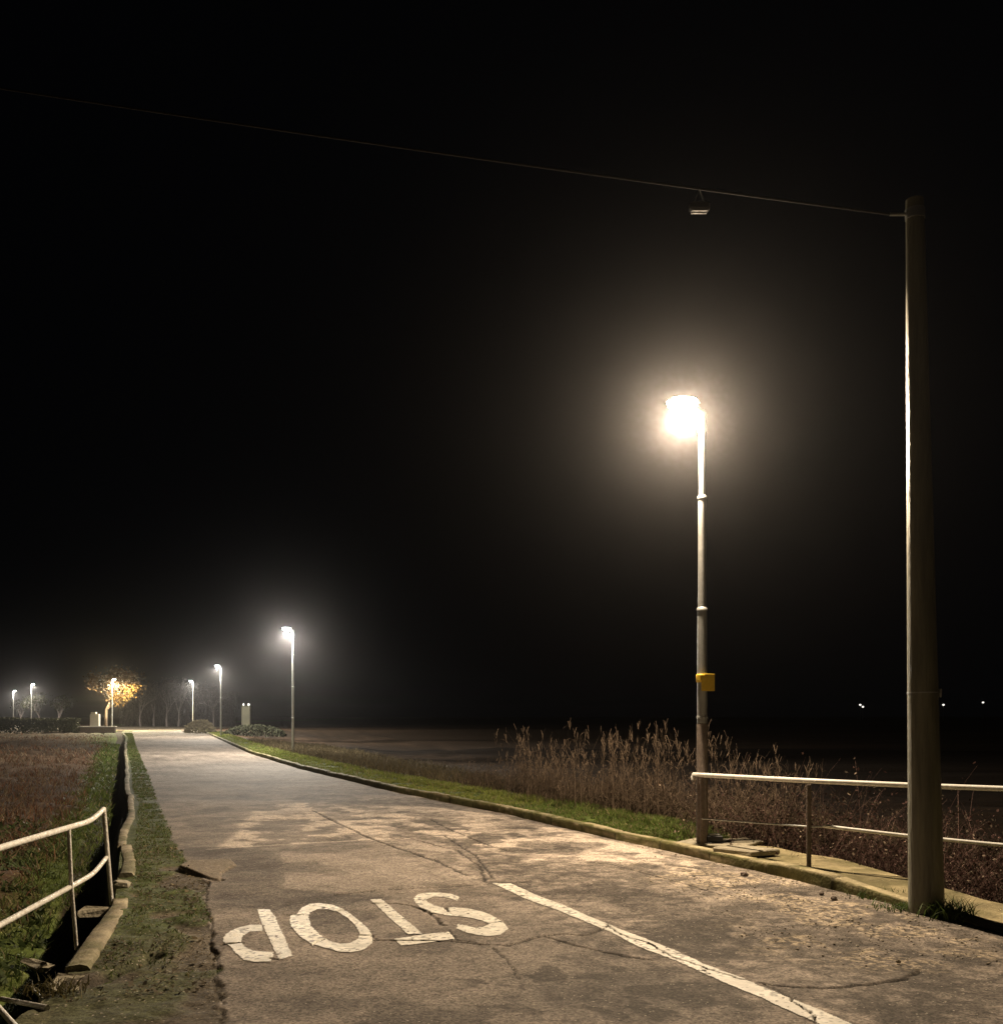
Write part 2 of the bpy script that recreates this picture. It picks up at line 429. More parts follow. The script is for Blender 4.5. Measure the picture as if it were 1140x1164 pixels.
    d = dseg(X, Y, W([(196, 988), (218, 991), (248, 1001)])); k = sst(.07, .02, d) * (1 - m); H -= .07 * k; C *= (1 - .4 * k)[..., None]  # groove under the flake edge, its shade also darkened into the colour
    # cracks
    jx = (vn(X * 14, Y * 14, 80) - .5) * .035 + (vn(X * 40, Y * 40, 82) - .5) * .015
    jy = (vn(X * 14, Y * 14, 81) - .5) * .05 + (vn(X * 40, Y * 40, 83) - .5) * .015
    for pts, hw, dp in CRKW:
        xs = [p[0] for p in pts]; ys = [p[1] for p in pts]
        b = (X > min(xs) - .3) & (X < max(xs) + .3) & (Y > min(ys) - .3) & (Y < max(ys) + .3)
        if not b.any(): continue
        
        d = dseg(X[b] + jx[b] * .8, Y[b] + jy[b] * .8, pts)
        ww = hw * (.6 + .9 * vn(X[b] * 6, Y[b] * 6, 85))
        k = sst(ww * 1.5, ww * .5, d)
        H[b] -= dp * k
        C[b] *= (1 - .72 * k)[..., None]
    return H, C, sh, moss

# ------------------------------------------------------------------ road surface
rows = [-30, -20, -12, -7, -3, 0, 2, 3.2, 4.2]
y = 4.6
while y < 26: rows.append(y); y += .0024 * y
while y < 110: rows.append(y); y += .02 * y
rows = np.array(rows); NC = 560
t = np.linspace(0, 1, NC)
lo = LIP(rows) + .03; hi = KERB(rows) + .02
GX = lo[:, None] * (1 - t) + hi[:, None] * t; GY = np.repeat(rows[:, None], NC, 1)
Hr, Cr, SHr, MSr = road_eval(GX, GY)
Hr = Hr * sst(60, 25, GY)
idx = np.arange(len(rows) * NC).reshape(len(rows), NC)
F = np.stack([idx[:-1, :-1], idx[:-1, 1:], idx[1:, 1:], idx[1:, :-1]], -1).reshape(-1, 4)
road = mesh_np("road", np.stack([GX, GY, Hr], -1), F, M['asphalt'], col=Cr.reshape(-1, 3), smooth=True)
tag(road, kind='structure')

# crossing road at the far end
ax = np.linspace(0, 1, 60)
c0 = np.array([[-34, 103.], [-36, 138.], [-60, 143.], [-110, 190.]]); c1 = np.array([[-44.5, 104.], [-48, 108.], [-62, 118.], [-118, 170.]])
tt = np.linspace(0, 3, 60)
A = np.stack([np.interp(tt, range(4), c0[:, k]) for k in (0, 1)], -1); B = np.stack([np.interp(tt, range(4), c1[:, k]) for k in (0, 1)], -1)
V = np.zeros((60, 12, 3)); q = np.linspace(0, 1, 12)
V[..., :2] = A[:, None] * (1 - q[None, :, None]) + B[:, None] * q[None, :, None]; V[..., 2] = .012
ii = np.arange(720).reshape(60, 12)
F = np.stack([ii[:-1, :-1], ii[:-1, 1:], ii[1:, 1:], ii[1:, :-1]], -1).reshape(-1, 4)
cc = np.ones((720, 3)) * np.array([.20, .165, .115]) * (.7 + .6 * fbm(V[..., 0].ravel() * .5, V[..., 1].ravel() * .5, 2))[:, None]
tag(mesh_np("side_road", V, F, M['asphalt'], col=cc), kind='structure')

# ------------------------------------------------------------------ terrain
def ground_eval(X, Y):
    v = (LIP(Y) - X) * .93                     # left of the ditch wall
    r = (X - KERB(Y)) * .93                    # right of the kerb
    n1 = fbm(X * .35, Y * .35, 90, 4); n2 = fbm(X * 1.7, Y * 1.7, 92, 4); n3 = fbm(X * 6, Y * 6, 94, 3)
    depth = np.interp(Y, [3, 5, 6.5, 9.5, 11, 14, 22, 60, 95], [0, .8, .75, .65, .36, .22, .16, .12, 0])
    prof = np.interp(v, [0, .06, .12, .30, .6, 1.0, 1.7, 4], [-.05, -.05, -1, -.95, -.62, -.38, -.14, 0]) * depth
    left = prof + (n2 - .5) * .18 * sst(.2, 1.2, v) + (n1 - .5) * .5 * sst(2, 6, v) - .05 + (n3 - .5) * .08 * sst(.2, 1, v)
    cutn = sst(13.2, 11.4, Y) * sst(-2, 1, Y)           # bridge side: ground falls away behind the slab
    prr = np.interp(r, [0, 1.1, 2.0, 4.5, 9], [.085, .10, .02, -.25, -.45])
    prb = np.interp(r, [0, .5, .7, 2.5, 5, 9], [.0, -.02, -.45, -.9, -.7, -.5])
    right = prr * (1 - cutn) + prb * cutn + (n2 - .5) * .06 * sst(.1, .8, r) + (n1 - .5) * .5 * sst(3, 8, r)
    z = np.where(v > 0, left, np.where(r > 0, right, -.30))
    z = np.where((v > -.05) & (v <= 0), -.06, z)
    z = np.where((v <= -.05) & (r <= 0), -.35, z)
    fade = sst(110, 85, Y)
    z = np.where(Y > 85, z * fade, z); z = np.where(Y > 98, -.02, z)
    green = np.array([.075, .10, .026]); brown = np.array([.085, .056, .036]); soil = np.array([.05, .04, .028])
    g = np.where(v > 0, sst(1.3, .65, v + (n2 - .5) * 1.0) + .8 * sst(45, 75, Y) * sst(3.5, 1.5, v), sst(1.5, .9, r + (n2 - .5) * .6))
    g = np.clip(g, 0, 1)
    C = brown * (1 - g[..., None]) + green * g[..., None]
    C = C * (.45 + 1.1 * n3)[..., None] * (.6 + .8 * n2)[..., None]
    C = np.where((v > 0)[..., None] & (v < .5)[..., None], soil * .7, C)
    bare = np.where(r > 1.3, 1., 0.) * (Y < 60)
    C = C * (1 - .72 * bare)[..., None]
    return z, C, g
def grid_terrain(name, xs_fn, rows, NC, zoff=0):
    G = np.stack([xs_fn(yy, NC) for yy in rows]); Yg = np.repeat(np.array(rows)[:, None], NC, 1)
    z, C, g = ground_eval(G, Yg)
    ix = np.arange(len(rows) * NC).reshape(len(rows), NC)
    F = np.stack([ix[:-1, :-1], ix[:-1, 1:], ix[1:, 1:], ix[1:, :-1]], -1).reshape(-1, 4)
    return G, Yg, z, C, F
rr = [-60., -30., -10., 0., 2.5, 4.]
y = 5.
while y < 60: rr.append(y); y += .012 * y
while y < 900: rr.append(y); y += .06 * y
lv = np.concatenate([[-900, -300, -120, -70, -45, -32, -24], -np.geomspace(18, 1.6, 70), np.linspace(-1.5, -.14, 24), [-.12, -.10, -.065, -.03, 0, .04]])
rv = np.concatenate([[-.05, 0, .02], np.linspace(.1, 1.5, 16), np.geomspace(1.7, 16, 40), [22, 30, 45, 70, 120, 300, 900]])
def xs_fn(yy, n):
    a = LIP(yy) + lv / .93; b = KERB(yy) + rv / .93
    return np.concatenate([a, b])
G, Yg, z, C, F = grid_terrain("ground", xs_fn, rr, len(lv) + len(rv))
ground = mesh_np("ground", np.stack([G, Yg, z], -1), F, M['terrain'], col=C.reshape(-1, 3), smooth=True)
tag(ground, kind='structure')

# ------------------------------------------------------------------ kerb
def sweep(name, mat, cx, ys, prof, jitter, colf=None, jz=.0):
    """sweep a cross profile (offset to the right, z) along X=cx(Y)"""
    n = len(prof); V = np.zeros((len(ys), n, 3))
    for i, yy in enumerate(ys):
        d = (cx(yy + .2) - cx(yy - .2)) / .4; L = math.hypot(1, d); nx, ny = 1 / L, -d / L
        for k, (o, zz) in enumerate(prof):
            j = jitter * (fbm(yy * 4, k * 9.1, 7, 3) - .5) * 2; j2 = jitter * (fbm(yy * 5, k * 5.3, 17, 3) - .5) * 2 + jz * (vn(yy * .7, 0, 4) - .5)
            V[i, k] = (cx(yy) + nx * (o + j), yy + ny * (o + j), zz + (j2 if zz > -.2 else 0))
    ix = np.arange(len(ys) * n).reshape(len(ys), n)
    F = np.stack([ix[:-1, :-1], ix[:-1, 1:], ix[1:, 1:], ix[1:, :-1]], -1).reshape(-1, 4)
    col = colf(V) if colf else None
    return mesh_np(name, V, F, mat, col=col)
def kerbcol(V):
    X, Y, Z = V[..., 0], V[..., 1], V[..., 2]
    n = fbm(X * 3 + Y * 2, Y * 4 + Z * 20, 3, 4)
    c = np.array([.36, .31, .19]) * (.55 + .9 * n)[..., None]
    moss = sst(.42, .62, fbm(Y * 3, Z * 30 + X, 6, 4) + np.where(Z < .115, .17, -.06) + .10 * sst(14, 20, Y))
    c = c * (1 - moss[..., None] * .8) + np.array([.09, .095, .025]) * moss[..., None] * .8
    joint = (np.abs(((Y * 1.08) % 1.0)) < .03)
    return (c * np.where(joint, .35, 1)[..., None]).reshape(-1, 3)
ky = np.concatenate([np.arange(4.5, 30, .02), np.arange(30, 88, .4)])
tag(sweep("kerb", M['kerb'], KERB, ky, [(0, -.25), (0, .0), (-.002, .05), (.0, .09), (.004, .116), (.018, .124), (.06, .126), (.104, .124), (.11, .09), (.11, -.2)], .006, kerbcol, .02), kind='structure')
ko = bpy.data.objects['kerb']; kc = np.empty(len(ko.data.vertices) * 3, np.float32); ko.data.vertices.foreach_get('co', kc); kc = kc.reshape(-1, 3)
kc[:, 2] *= np.where(kc[:, 2] > 0, np.interp(kc[:, 1], [7.6, 8.3, 9.3], [.05, .45, 1]), 1); sid = np.floor(kc[:, 1] * 1.08).astype(int) % 97; rs_ = np.random.default_rng(3).normal(0, 1, (97, 2)); up_ = (kc[:, 2] > .001) & (kc[:, 1] > 8.4)
kc[:, 0] += up_ * rs_[sid, 0] * .006; kc[:, 2] += up_ * rs_[sid, 1] * .005; jn = np.abs(((kc[:, 1] * 1.08) % 1.0) - 0) < .03; kc[:, 2] -= up_ * jn * .02
ko.data.vertices.foreach_set('co', kc.ravel()); ko.data.update()

# concrete slab of the culvert behind the kerb (deck that carries the railing)
dk = lambda yy: KERB(yy)
def deckcol(V):
    X, Y = V[..., 0], V[..., 1]
    n = fbm(X * 3, Y * 3, 13, 4)
    c = np.array([.26, .22, .125]) * (.55 + .9 * n)[..., None]
    mo = sst(.45, .6, fbm(X * 2, Y * 2, 19, 4))
    return (c * (1 - mo[..., None] * .5) + np.array([.07, .07, .025]) * mo[..., None] * .5).reshape(-1, 3)
yd = np.arange(2.0, 11.7, .05)
ov = np.concatenate([[.115], np.linspace(.2, 1.05, 14), [1.09, 1.10, 1.10]])
zv = np.concatenate([[.06], np.full(14, .085), [.07, -.1, -1.0]])
V = np.zeros((len(yd), len(ov), 3))
for i, yy in enumerate(yd):
    d = (dk(yy + .2) - dk(yy - .2)) / .4; L = math.hypot(1, d)
    wdt = np.interp(yy, [2, 8, 9.2, 10.2, 11.3, 11.7], [.62, .66, .72, .98, .95, .6])
    o = .115 + (ov - .115) * wdt
    V[i, :, 0] = dk(yy) + o / L; V[i, :, 1] = yy - o * d / L
    zs_ = np.interp(yy, [7.6, 8.3, 9.3], [.2, .5, 1]); V[i, :, 2] = np.where(zv > 0, zv * zs_, zv) + (fbm(V[i, :, 0] * 2, V[i, :, 1] * 2, 8, 4) - .5) * .03
ix = np.arange(V.shape[0] * V.shape[1]).reshape(V.shape[:2])
F = np.stack([ix[:-1, :-1], ix[:-1, 1:], ix[1:, 1:], ix[1:, :-1]], -1).reshape(-1, 4)
tag(mesh_np("pavement", V, F, M['kerb'], col=deckcol(V)), kind='structure')

# ------------------------------------------------------------------ painted markings
def paint(name, fn, bb, cell, parent, wear=.5, seed=0):
    x0, x1, y0, y1 = bb
    xs = np.arange(x0, x1, cell); ys = np.arange(y0, y1, cell)
    Xc, Yc = np.meshgrid(xs + cell / 2, ys + cell / 2)
    jx = (vn(Xc * 30, Yc * 30, 80 + seed) - .5) * .012; jy = (vn(Xc * 30, Yc * 30, 83 + seed) - .5) * .012
    m = fn(Xc + jx, Yc + jy)
    kx = (vn(Xc * 14, Yc * 14, 80) - .5) * .05 + (vn(Xc * 40, Yc * 40, 82) - .5) * .015
    kyy = (vn(Xc * 14, Yc * 14, 81) - .5) * .05 + (vn(Xc * 40, Yc * 40, 83) - .5) * .015
    for pts, hw, dp in CRKW:
        m &= dseg(Xc + kx * .8, Yc + kyy * .8, pts) > hw * .9
    wn = fbm(Xc * 22, Yc * 22, 44 + seed, 3)
    m &= wn > .24 * wear + .10
    jj, iix = np.nonzero(m)
    nx = len(xs) + 1
    vid = np.stack([jj * nx + iix, jj * nx + iix + 1, (jj + 1) * nx + iix + 1, (jj + 1) * nx + iix], -1)
    u, inv = np.unique(vid, return_inverse=True); inv = inv.reshape(vid.shape)
    VX = x0 + (u % nx) * cell; VY = y0 + (u // nx) * cell
    h, _, _, _ = road_eval(VX, VY)
    n = fbm(VX * 10, VY * 10, 5 + seed, 4); n2 = fbm(VX * 40, VY * 40, 6, 2)
    c = np.array([.80, .76, .67]) * (.55 + .7 * n)[:, None]
    dark = sst(.56, .70, n2 * .6 + n * .4); c *= (1 - .65 * dark)[:, None]
    return mesh_np(name, np.stack([VX, VY, h + .005], -1), inv, M['paint'], parent, col=c)
def cr(pts): return [(240 + x / 5.7, 1000 + y / 5.7) for x, y in pts]
def cs(pts): return [(400 + x / 5.7, 1000 + y / 5.7) for x, y in pts]
def bbox(polys):
    a = np.array([p for q in polys for p in q]); return (a[:, 0].min() - .05, a[:, 0].max() + .05, a[:, 1].min() - .05, a[:, 1].max() + .05)
letters = {
 'P': ([cr([(300, 193), (380, 193), (412, 240), (530, 505), (440, 530), (330, 290)]),
        cr([(330, 300), (250, 300), (170, 320), (110, 350), (80, 385), (78, 410), (120, 440), (165, 490), (215, 530), (280, 542), (390, 540), (405, 480), (330, 478), (265, 468), (215, 445), (190, 415), (205, 375), (250, 345), (330, 340)])], []),
 'O': ([cr([(555, 225), (590, 180), (640, 158), (700, 152), (790, 168), (870, 200), (945, 255), (1010, 320), (1045, 375), (1040, 420), (990, 460), (910, 480), (820, 475), (740, 450), (660, 425), (580, 385), (520, 310), (508, 265), (515, 235)])],
       [cr([(640, 215), (690, 192), (750, 192), (820, 208), (880, 245), (935, 300), (962, 350), (955, 390), (900, 418), (840, 425), (770, 408), (700, 365), (650, 310), (630, 250)])]),
 'T': ([cs([(118, 130), (190, 126), (455, 355), (360, 360)]), cs([(272, 393), (400, 372), (630, 340), (668, 390), (500, 415), (318, 435)])], []),
}
stop = empty("stop_marking", (0, 0, 0)); tag(stop, kind='structure')
for k, (add, sub) in letters.items():
    A = [W(p) for p in add]; S = [W(p) for p in sub]
    def fn(X, Y, A=A, S=S):
        m = np.zeros(X.shape, bool)
        for p in A: m |= inpoly(X, Y, p)
        for p in S: m &= ~inpoly(X, Y, p)
        return m
    paint("letter", fn, bbox(A), .0062, stop, seed=ord(k) % 7)
S_out = cs([(697, 112), (640, 95), (560, 86), (480, 88), (425, 98), (403, 118), (405, 140), (440, 180), (520, 215), (600, 232), (700, 240), (790, 252), (850, 270), (890, 290), (850, 312), (790, 315), (740, 302), (685, 288), (678, 320), (730, 345), (800, 362), (880, 374), (960, 366), (1015, 325), (985, 285), (920, 240), (850, 207), (760, 188), (660, 180), (600, 186), (540, 172), (490, 150), (480, 132), (530, 112), (600, 115), (680, 138)])
A = [W(S_out)]
paint("letter", lambda X, Y: inpoly(X, Y, A[0]), bbox(A), .0062, stop, seed=3)
_up = [(55, 12), (130, 44), (210, 75), (290, 110), (385, 150), (470, 182), (560, 218), (650, 262), (760, 302), (860, 345), (960, 388), (1085, 440), (1180, 480)]
_dn = [(0, 12), (100, 57), (215, 100), (270, 124), (370, 166), (450, 208), (560, 250), (650, 290), (760, 338), (870, 388), (985, 440), (1070, 480)]
LN = W([(560 + a / 2.714, 1000 + b / 2.714) for a, b in _up + _dn[::-1]])
LNw = list(LN)
cl = paint("centre_line", lambda X, Y: inpoly(X, Y, LNw), bbox([LNw]), .0065, None, wear=.6, seed=2)
tag(cl, kind='structure')

# ------------------------------------------------------------------ street lamps
def lamp_light(parent, col, power, loc, curve):
    ld = bpy.data.lights.new("lamp_light", 'POINT'); ld.energy = power; ld.color = col; ld.shadow_soft_size = .07
    ld.use_nodes = True; nt = ld.node_tree; em = nt.nodes["Emission"]
    tcn = nt.nodes.new("ShaderNodeTexCoord"); sp = nt.nodes.new("ShaderNodeSeparateXYZ")
    nt.links.new(tcn.outputs["Normal"], sp.inputs[0])
    ng = nt.nodes.new("ShaderNodeMath"); ng.operation = 'MULTIPLY'; ng.inputs[1].default_value = -1
    nt.links.new(sp.outputs[2], ng.inputs[0])            # cosine from straight down
    cu = nt.nodes.new("ShaderNodeFloatCurve")
    mr = nt.nodes.new("ShaderNodeMapRange"); mr.inputs[1].default_value = -1; mr.inputs[2].default_value = 1
    nt.links.new(ng.outputs[0], mr.inputs[0]); nt.links.new(mr.outputs[0], cu.inputs["Value"])
    c = cu.mapping.curves[0]
    pts = curve
    while len(c.points) < len(pts): c.points.new(.5, .5)
    for p, (a, b) in zip(c.points, pts): p.location = (a, b); p.handle_type = 'VECTOR'
    cu.mapping.update()
    nt.links.new(cu.outputs[0], em.inputs["Strength"])
    o = bpy.data.objects.new("lamp_light", ld); COL.objects.link(o); o.parent = parent; o.location = loc
    return o
# photometric curve of a road luminaire: x = (1+cos)/2 from straight up to straight down
LAMP_CURVE = [(0, .02), (.40, .03), (.48, .04), (.505, .34), (.55, .75), (.62, 1.0), (.70, .80), (.80, .55), (.90, .40), (1.0, .34)]
CUTOFF_CURVE = [(0, .01), (.40, .015), (.48, .02), (.505, .05), (.55, .22), (.61, .95), (.70, .85), (.80, .58), (.90, .42), (1.0, .36)]
WARM = (1.0, .775, .525); COOL = (1.0, .90, .76)
H_LAMP = 5.12
def make_lamp(lens_mat, color, power=1.0, curve=LAMP_CURVE):
    root = empty("street_lamp")
    m = MB()
    m.tube([(0, 0, -.1), (0, 0, .8), (0, 0, 1.5), (0, 0, 2.79)], [.066, .063, .06, .057], 16)
    m.tube([(0, 0, 2.785), (0, 0, 4.1)], [.049, .048], 16)
    m.tube([(0, 0, 4.09), (0, 0, H_LAMP - .1)], [.040, .038], 16)
    m.build("pole", M['galv'], root)
    for zz, r in ((2.79, .064), (4.10, .055), (1.53, .066)):
        m = MB(); m.tube([(0, 0, zz - .02), (0, 0, zz + .005), (0, 0, zz + .018)], [r, r, r - .01], 16)
        m.build("joint_collar", M['galv'], root)
    m = MB()
    m.tube([(0, 0, H_LAMP - .26), (0, 0, H_LAMP - .24), (0, 0, H_LAMP - .06), (0, 0, H_LAMP - .03), (0, 0, H_LAMP)], [.044, .052, .052, .045, .02], 16)
    m.tube([(0, 0, H_LAMP - .05), (-.07, 0, H_LAMP + .0), (-.14, 0, H_LAMP + .03)], [.035, .035, .03], 12)
    m.build("bracket", M['head'], root)
    # flat tapered luminaire body reaching out over the road
    hx = [(-.06, .055, .03), (-.11, .09, .045), (-.20, .11, .05), (-.34, .115, .05), (-.43, .09, .03), (-.47, .05, .015)]
    vs = []; n = 14
    for (x, ry, rz) in hx:
        for k in range(n):
            a = 2 * math.pi * k / n
            sn = math.sin(a); vs.append((x, math.cos(a) * ry, H_LAMP + .06 + (sn * rz if sn > 0 else sn * rz * .35)))
    fs = [(i * n + k, i * n + (k + 1) % n, (i + 1) * n + (k + 1) % n, (i + 1) * n + k) for i in range(len(hx) - 1) for k in range(n)]
    fs += [tuple(range(n)), tuple(reversed(range((len(hx) - 1) * n, len(hx) * n)))]
    m = MB(); m.add(vs, fs, True); hd = m.build("luminaire", M['head'], root)
    m = MB(); vs = []; n = 20; R = 7
    for i in range(R + 1):
        f = i / R * math.pi / 2
        for k in range(n):
            a = 2 * math.pi * k / n
            vs.append((-.27 + .19 * math.cos(f) * math.cos(a), .165 * math.cos(f) * math.sin(a), H_LAMP + .075 - .165 * math.sin(f)))
    fs = [(i * n + k, (i + 1) * n + k, (i + 1) * n + (k + 1) % n, i * n + (k + 1) % n) for i in range(R) for k in range(n)] + [tuple(range(n))]
    m.add(vs, fs, True); m.build("lens", lens_mat, hd)
    lamp_light(root, color, LAMP_POWER * power, (-.27, 0, H_LAMP - .165), curve)
    return root
lamp1 = make_lamp(M['lens'], WARM)
lamp1.location = (2.345, 11.72, .07); lamp1.rotation_euler = (0, 0, .38)
tag(lamp1, "nearest street lamp, the brightest, with a yellow plate on its grey pole", "street lamp", "street lamps along the road")
m = MB(); m.box((.03, -.075, 1.93), (.17, .012, .20), rz=-.1, bev=.003)
pl = m.build("sign_plate", M['yellow'], lamp1); pl['label'] = "yellow plate"
m = MB(); m.tube([(0, 0, -.05), (0, 0, .02), (0, 0, 1.44), (0, 0, 1.46)], [.069, .068, .064, .058], 18); m.build("foot_sleeve", M['rust'], lamp1)
m = MB(); m.tube([(0, 0, 1.93), (0, 0, 1.94), (0, 0, 2.02), (0, 0, 2.03)], [.062, .073, .073, .062], 16); m.box((-.05, -.05, 1.985), (.07, .07, .07), bev=.005)
m.build("yellow_band", M['yellow'], lamp1)
lamp2 = make_lamp(M['lens_cool'], COOL, 1.9, CUTOFF_CURVE)
spots = [((-8.5, 40.9), .42, "second street lamp from the right, beside the kerb where the road starts to fade"),
         ((-20.7, 74.0), .42, "third street lamp along the kerb, left of the small dark kiosk"),
         ((-32.9, 107.0), .4, "fourth street lamp, at the far end of the kerb before the side road"),
         ((-40.0, 103.0), 2.9, "far street lamp standing among the yellow leaves of the roadside tree"),
         ((-55.8, 119.0), 2.9, "far street lamp above the dark hedge, right one of two at the left edge"),
         ((-73.5, 151.0), 2.9, "leftmost and farthest street lamp, rising behind the dark hedge")]
for i, ((x, yy), rz, lb) in enumerate(spots):
    o = lamp2 if i == 0 else copy_tree(lamp2)
    o.location = (x, yy, .15 if i > 2 else (-.02, .1, .12)[i]); o.rotation_euler = (0, 0, rz)
    tag(o, lb, "street lamp", "street lamps along the road")
    if i == 3:
        for ch in o.children:
            if ch.type == 'LIGHT': ch.data = ch.data.copy(); ch.data.color = (1.0, .82, .50); ch.data.energy *= 1.5

# tiny lamps on the horizon
def far_lamp(x, yy, z, lb):
    r = empty("distant_lamp", (x, yy, -.3))
    m = MB(); m.tube([(0, 0, 0), (0, 0, z + .2)], [.09, .06], 6); m.build("pole", M['galv'], r)
    m = MB(); m.tube([(0, -.18, z + .1), (0, -.18, z + .3), (0, -.18, z + .5), (0, -.18, z + .62)], [.12, .34, .34, .12], 8); m.build("lamp_head", M['tiny'], r)
    tag(r, lb, "distant lamp", "tiny lamps on the horizon")
def fx(px, yy): return (px - 570) * yy / 1140
far_lamp(fx(977.5, 300), 300, 4.6, "tiny distant lamp left of the thick concrete pole, brighter of the close pair")
far_lamp(fx(980.5, 310), 310, 4.1, "tiny distant lamp left of the thick concrete pole, fainter of the close pair")
far_lamp(fx(1072, 300), 300, 4.6, "tiny distant lamp just right of the thick concrete pole")
far_lamp(fx(1117, 330), 330, 5.7, "tiny distant lamp nearest the right edge")

# ------------------------------------------------------------------ utility poles, cable
def make_upole(h, r0, r1, lean=0):
    r = empty("utility_pole"); m = MB()
    n = 14; zs = np.linspace(-.1, h, n)
    m.tube([(-lean * zz, 0, zz) for zz in zs], [r0 + (r1 - r0) * max(zz, 0) / h for zz in zs], 32)
    m.build("shaft", M['pole_concrete'], r)
    return r
up = make_upole(5.86, .141, .070, .0165); ux, uy = at(1053, 1037); up.location = (ux, uy, 0)
tag(up, "thick tapering concrete utility pole standing beside the kerb at the right", "utility pole", "concrete utility poles")
m = MB(); m.tube([(-.0297, 0, 1.80), (-.0298, 0, 1.81)], [.123, .123], 32); m.build("band", M['galv'], up)
m = MB(); m.box((.086, -.05, 1.80), (.02, .05, .07), bev=.004); m.build("tag_plate", M['galv'], up)
m = MB(); m.tube([(-.094, 0, 5.70), (-.0955, 0, 5.78)], [.078, .078], 24); m.tube([(-.17, 0, 5.74), (-.30, 0, 5.74)], .014, 8); m.build("cable_clamp", M['galv'], up)
up2 = make_upole(10.3, .16, .10); up2.location = (-14.0, 10.9, -.1)
tag(up2, "concrete utility pole on the field at the far end of the overhead cable", "utility pole", "concrete utility poles")
def cz(t): return 5.74 + 2.55 * t - .55 * 4 * t * (1 - t) * .5 + .28 * 4 * t * (1 - t) * 1.0
c_a = Vector((ux - .30, uy, 5.74)); c_b = Vector((-13.9, 10.9, 9.85))
cab = []
for i in range(41):
    t_ = i / 40; p = c_a.lerp(c_b, t_); p.z -= .10 * 4 * t_ * (1 - t_); cab.append(p)
m = MB(); m.tube(cab, .010, 8)
tag(m.build("overhead_cable", M['cable'], None), "dim overhead cable running up to the left from the thick concrete pole", "cable")
# unlit fixture hanging on the cable
tf = None
for i in range(40):
    a, b = cab[i], cab[i + 1]
    px = 570 + 1140 * b.x / b.y
    if px < 795:
        pa = 570 + 1140 * a.x / a.y; tf = a.lerp(b, (pa - 795) / (pa - px)); break
hf = empty("hanging_fixture", (tf.x, tf.y, tf.z - .18))
m = MB(); m.tube([(-.05, 0, .05), (0, 0, .18), (.05, 0, .05)], .008, 6); m.build("hanger", M['galv'], hf)
m = MB(); m.box((0, 0, .025), (.17, .09, .07), bev=.015); m.build("housing", M['cable'], hf)
for dy in (-.022, .022):
    m = MB(); m.box((0, dy, -.014), (.13, .02, .008)); m.build("tube_cover", M['pole_concrete'], hf)
tag(hf, "small unlit oblong fixture hanging from the cable above the brightest lamp", "fixture")

# ------------------------------------------------------------------ right railing
rt = empty("railing"); tag(rt, "galvanised two-rail railing between the lamp pole and the thick concrete pole", "railing")
ra = [Vector((2.24, 11.7, .925)), Vector((3.08, 10.05, .96)), Vector((3.89, 9.55, .95)), Vector((4.58, 9.09, .95)), Vector((5.7, 8.35, .95))]
def smooth(pts, n=6):
    out = []
    for i in range(len(pts) - 1):
        for k in range(n): out.append(pts[i].lerp(pts[i + 1], k / n))
    out.append(pts[-1])
    for _ in range(3): out = [out[0]] + [(out[i - 1] + out[i] * 2 + out[i + 1]) / 4 for i in range(1, len(out) - 1)] + [out[-1]]
    return out
m = MB(); m.tube([Vector((2.235, 11.7, .86)), Vector((2.235, 11.7, .90))] + smooth(ra), .026, 12); m.build("top_rail", M['rail_far'], rt)
rb = [Vector((3.20, 9.97, .515)), Vector((3.89, 9.55, .465)), Vector((4.58, 9.09, .435)), Vector((5.7, 8.35, .42))]
m = MB(); m.tube(smooth(rb), .018, 10); m.build("middle_rail", M['rail_far'], rt)
m = MB(); m.tube([Vector((2.32, 11.6, .42)), Vector((3.08, 10.05, .50)), Vector((3.20, 9.97, .51))], .009, 8); m.build("thin_rail", M['galv'], rt)
for p, lean in (((2.325, 11.62), 0), ((3.08, 10.05), .0), ((4.0, 9.48), 0), ((5.5, 8.48), 0)):
    m = MB(); m.tube([(p[0], p[1], -.1), (p[0], p[1], .92)], .024, 10); m.build("post", M['rust'], rt)

# ------------------------------------------------------------------ left railing (bent) and its broken pieces
lt = empty("railing"); tag(lt, "bent white-painted railing with two rails on the ditch wall at the left", "railing")
q1 = at(127, 1022); q2 = at(87, 1072)
T1 = Vector((fx(118, 8.84), 8.84, CH - (920 - HZ) * 8.84 / 1140)); T2 = Vector((fx(78, 7.13), 7.13, CH - (941 - HZ) * 7.13 / 1140))
T3 = Vector((fx(0, 5.95), 5.95, CH - (964 - HZ) * 5.95 / 1140)); T4 = T3 + (T3 - T2) * .9 + Vector((.05, 0, 0))
B1 = Vector((fx(121, 8.84), 8.84, CH - (975 - HZ) * 8.84 / 1140)); B2 = Vector((fx(81, 7.13), 7.13, CH - (1008 - HZ) * 7.13 / 1140))
B3 = Vector((fx(0, 5.95), 5.95, CH - (1052 - HZ) * 5.95 / 1140)); B4 = B3 + (B3 - B2) * .9
def quad(a, b, c, d):
    pts = [a, a.lerp(b, .5) + Vector((.02, 0, -.03)), b, b.lerp(c, .5), c, d]
    return smooth(pts, 5)
m = MB(); m.tube(quad(T1, T2, T3, T4), .021, 12); m.build("top_rail", M['rail'], lt)
m = MB(); m.tube(quad(B1, B2, B3, B4), .019, 12); m.build("middle_rail", M['rail'], lt)
m = MB(); m.tube([T1 + Vector((0, 0, .0)), Vector((q1[0], q1[1], -.05))], .019, 10); m.build("post", M['rail'], lt)
m = MB(); m.tube([T2, B2, Vector((q2[0], q2[1], -.05))], .014, 10); m.build("post", M['rail'], lt)
m = MB(); m.tube([T4, Vector((T4.x + .05, T4.y, -.3))], .017, 10); m.build("post", M['rail'], lt)
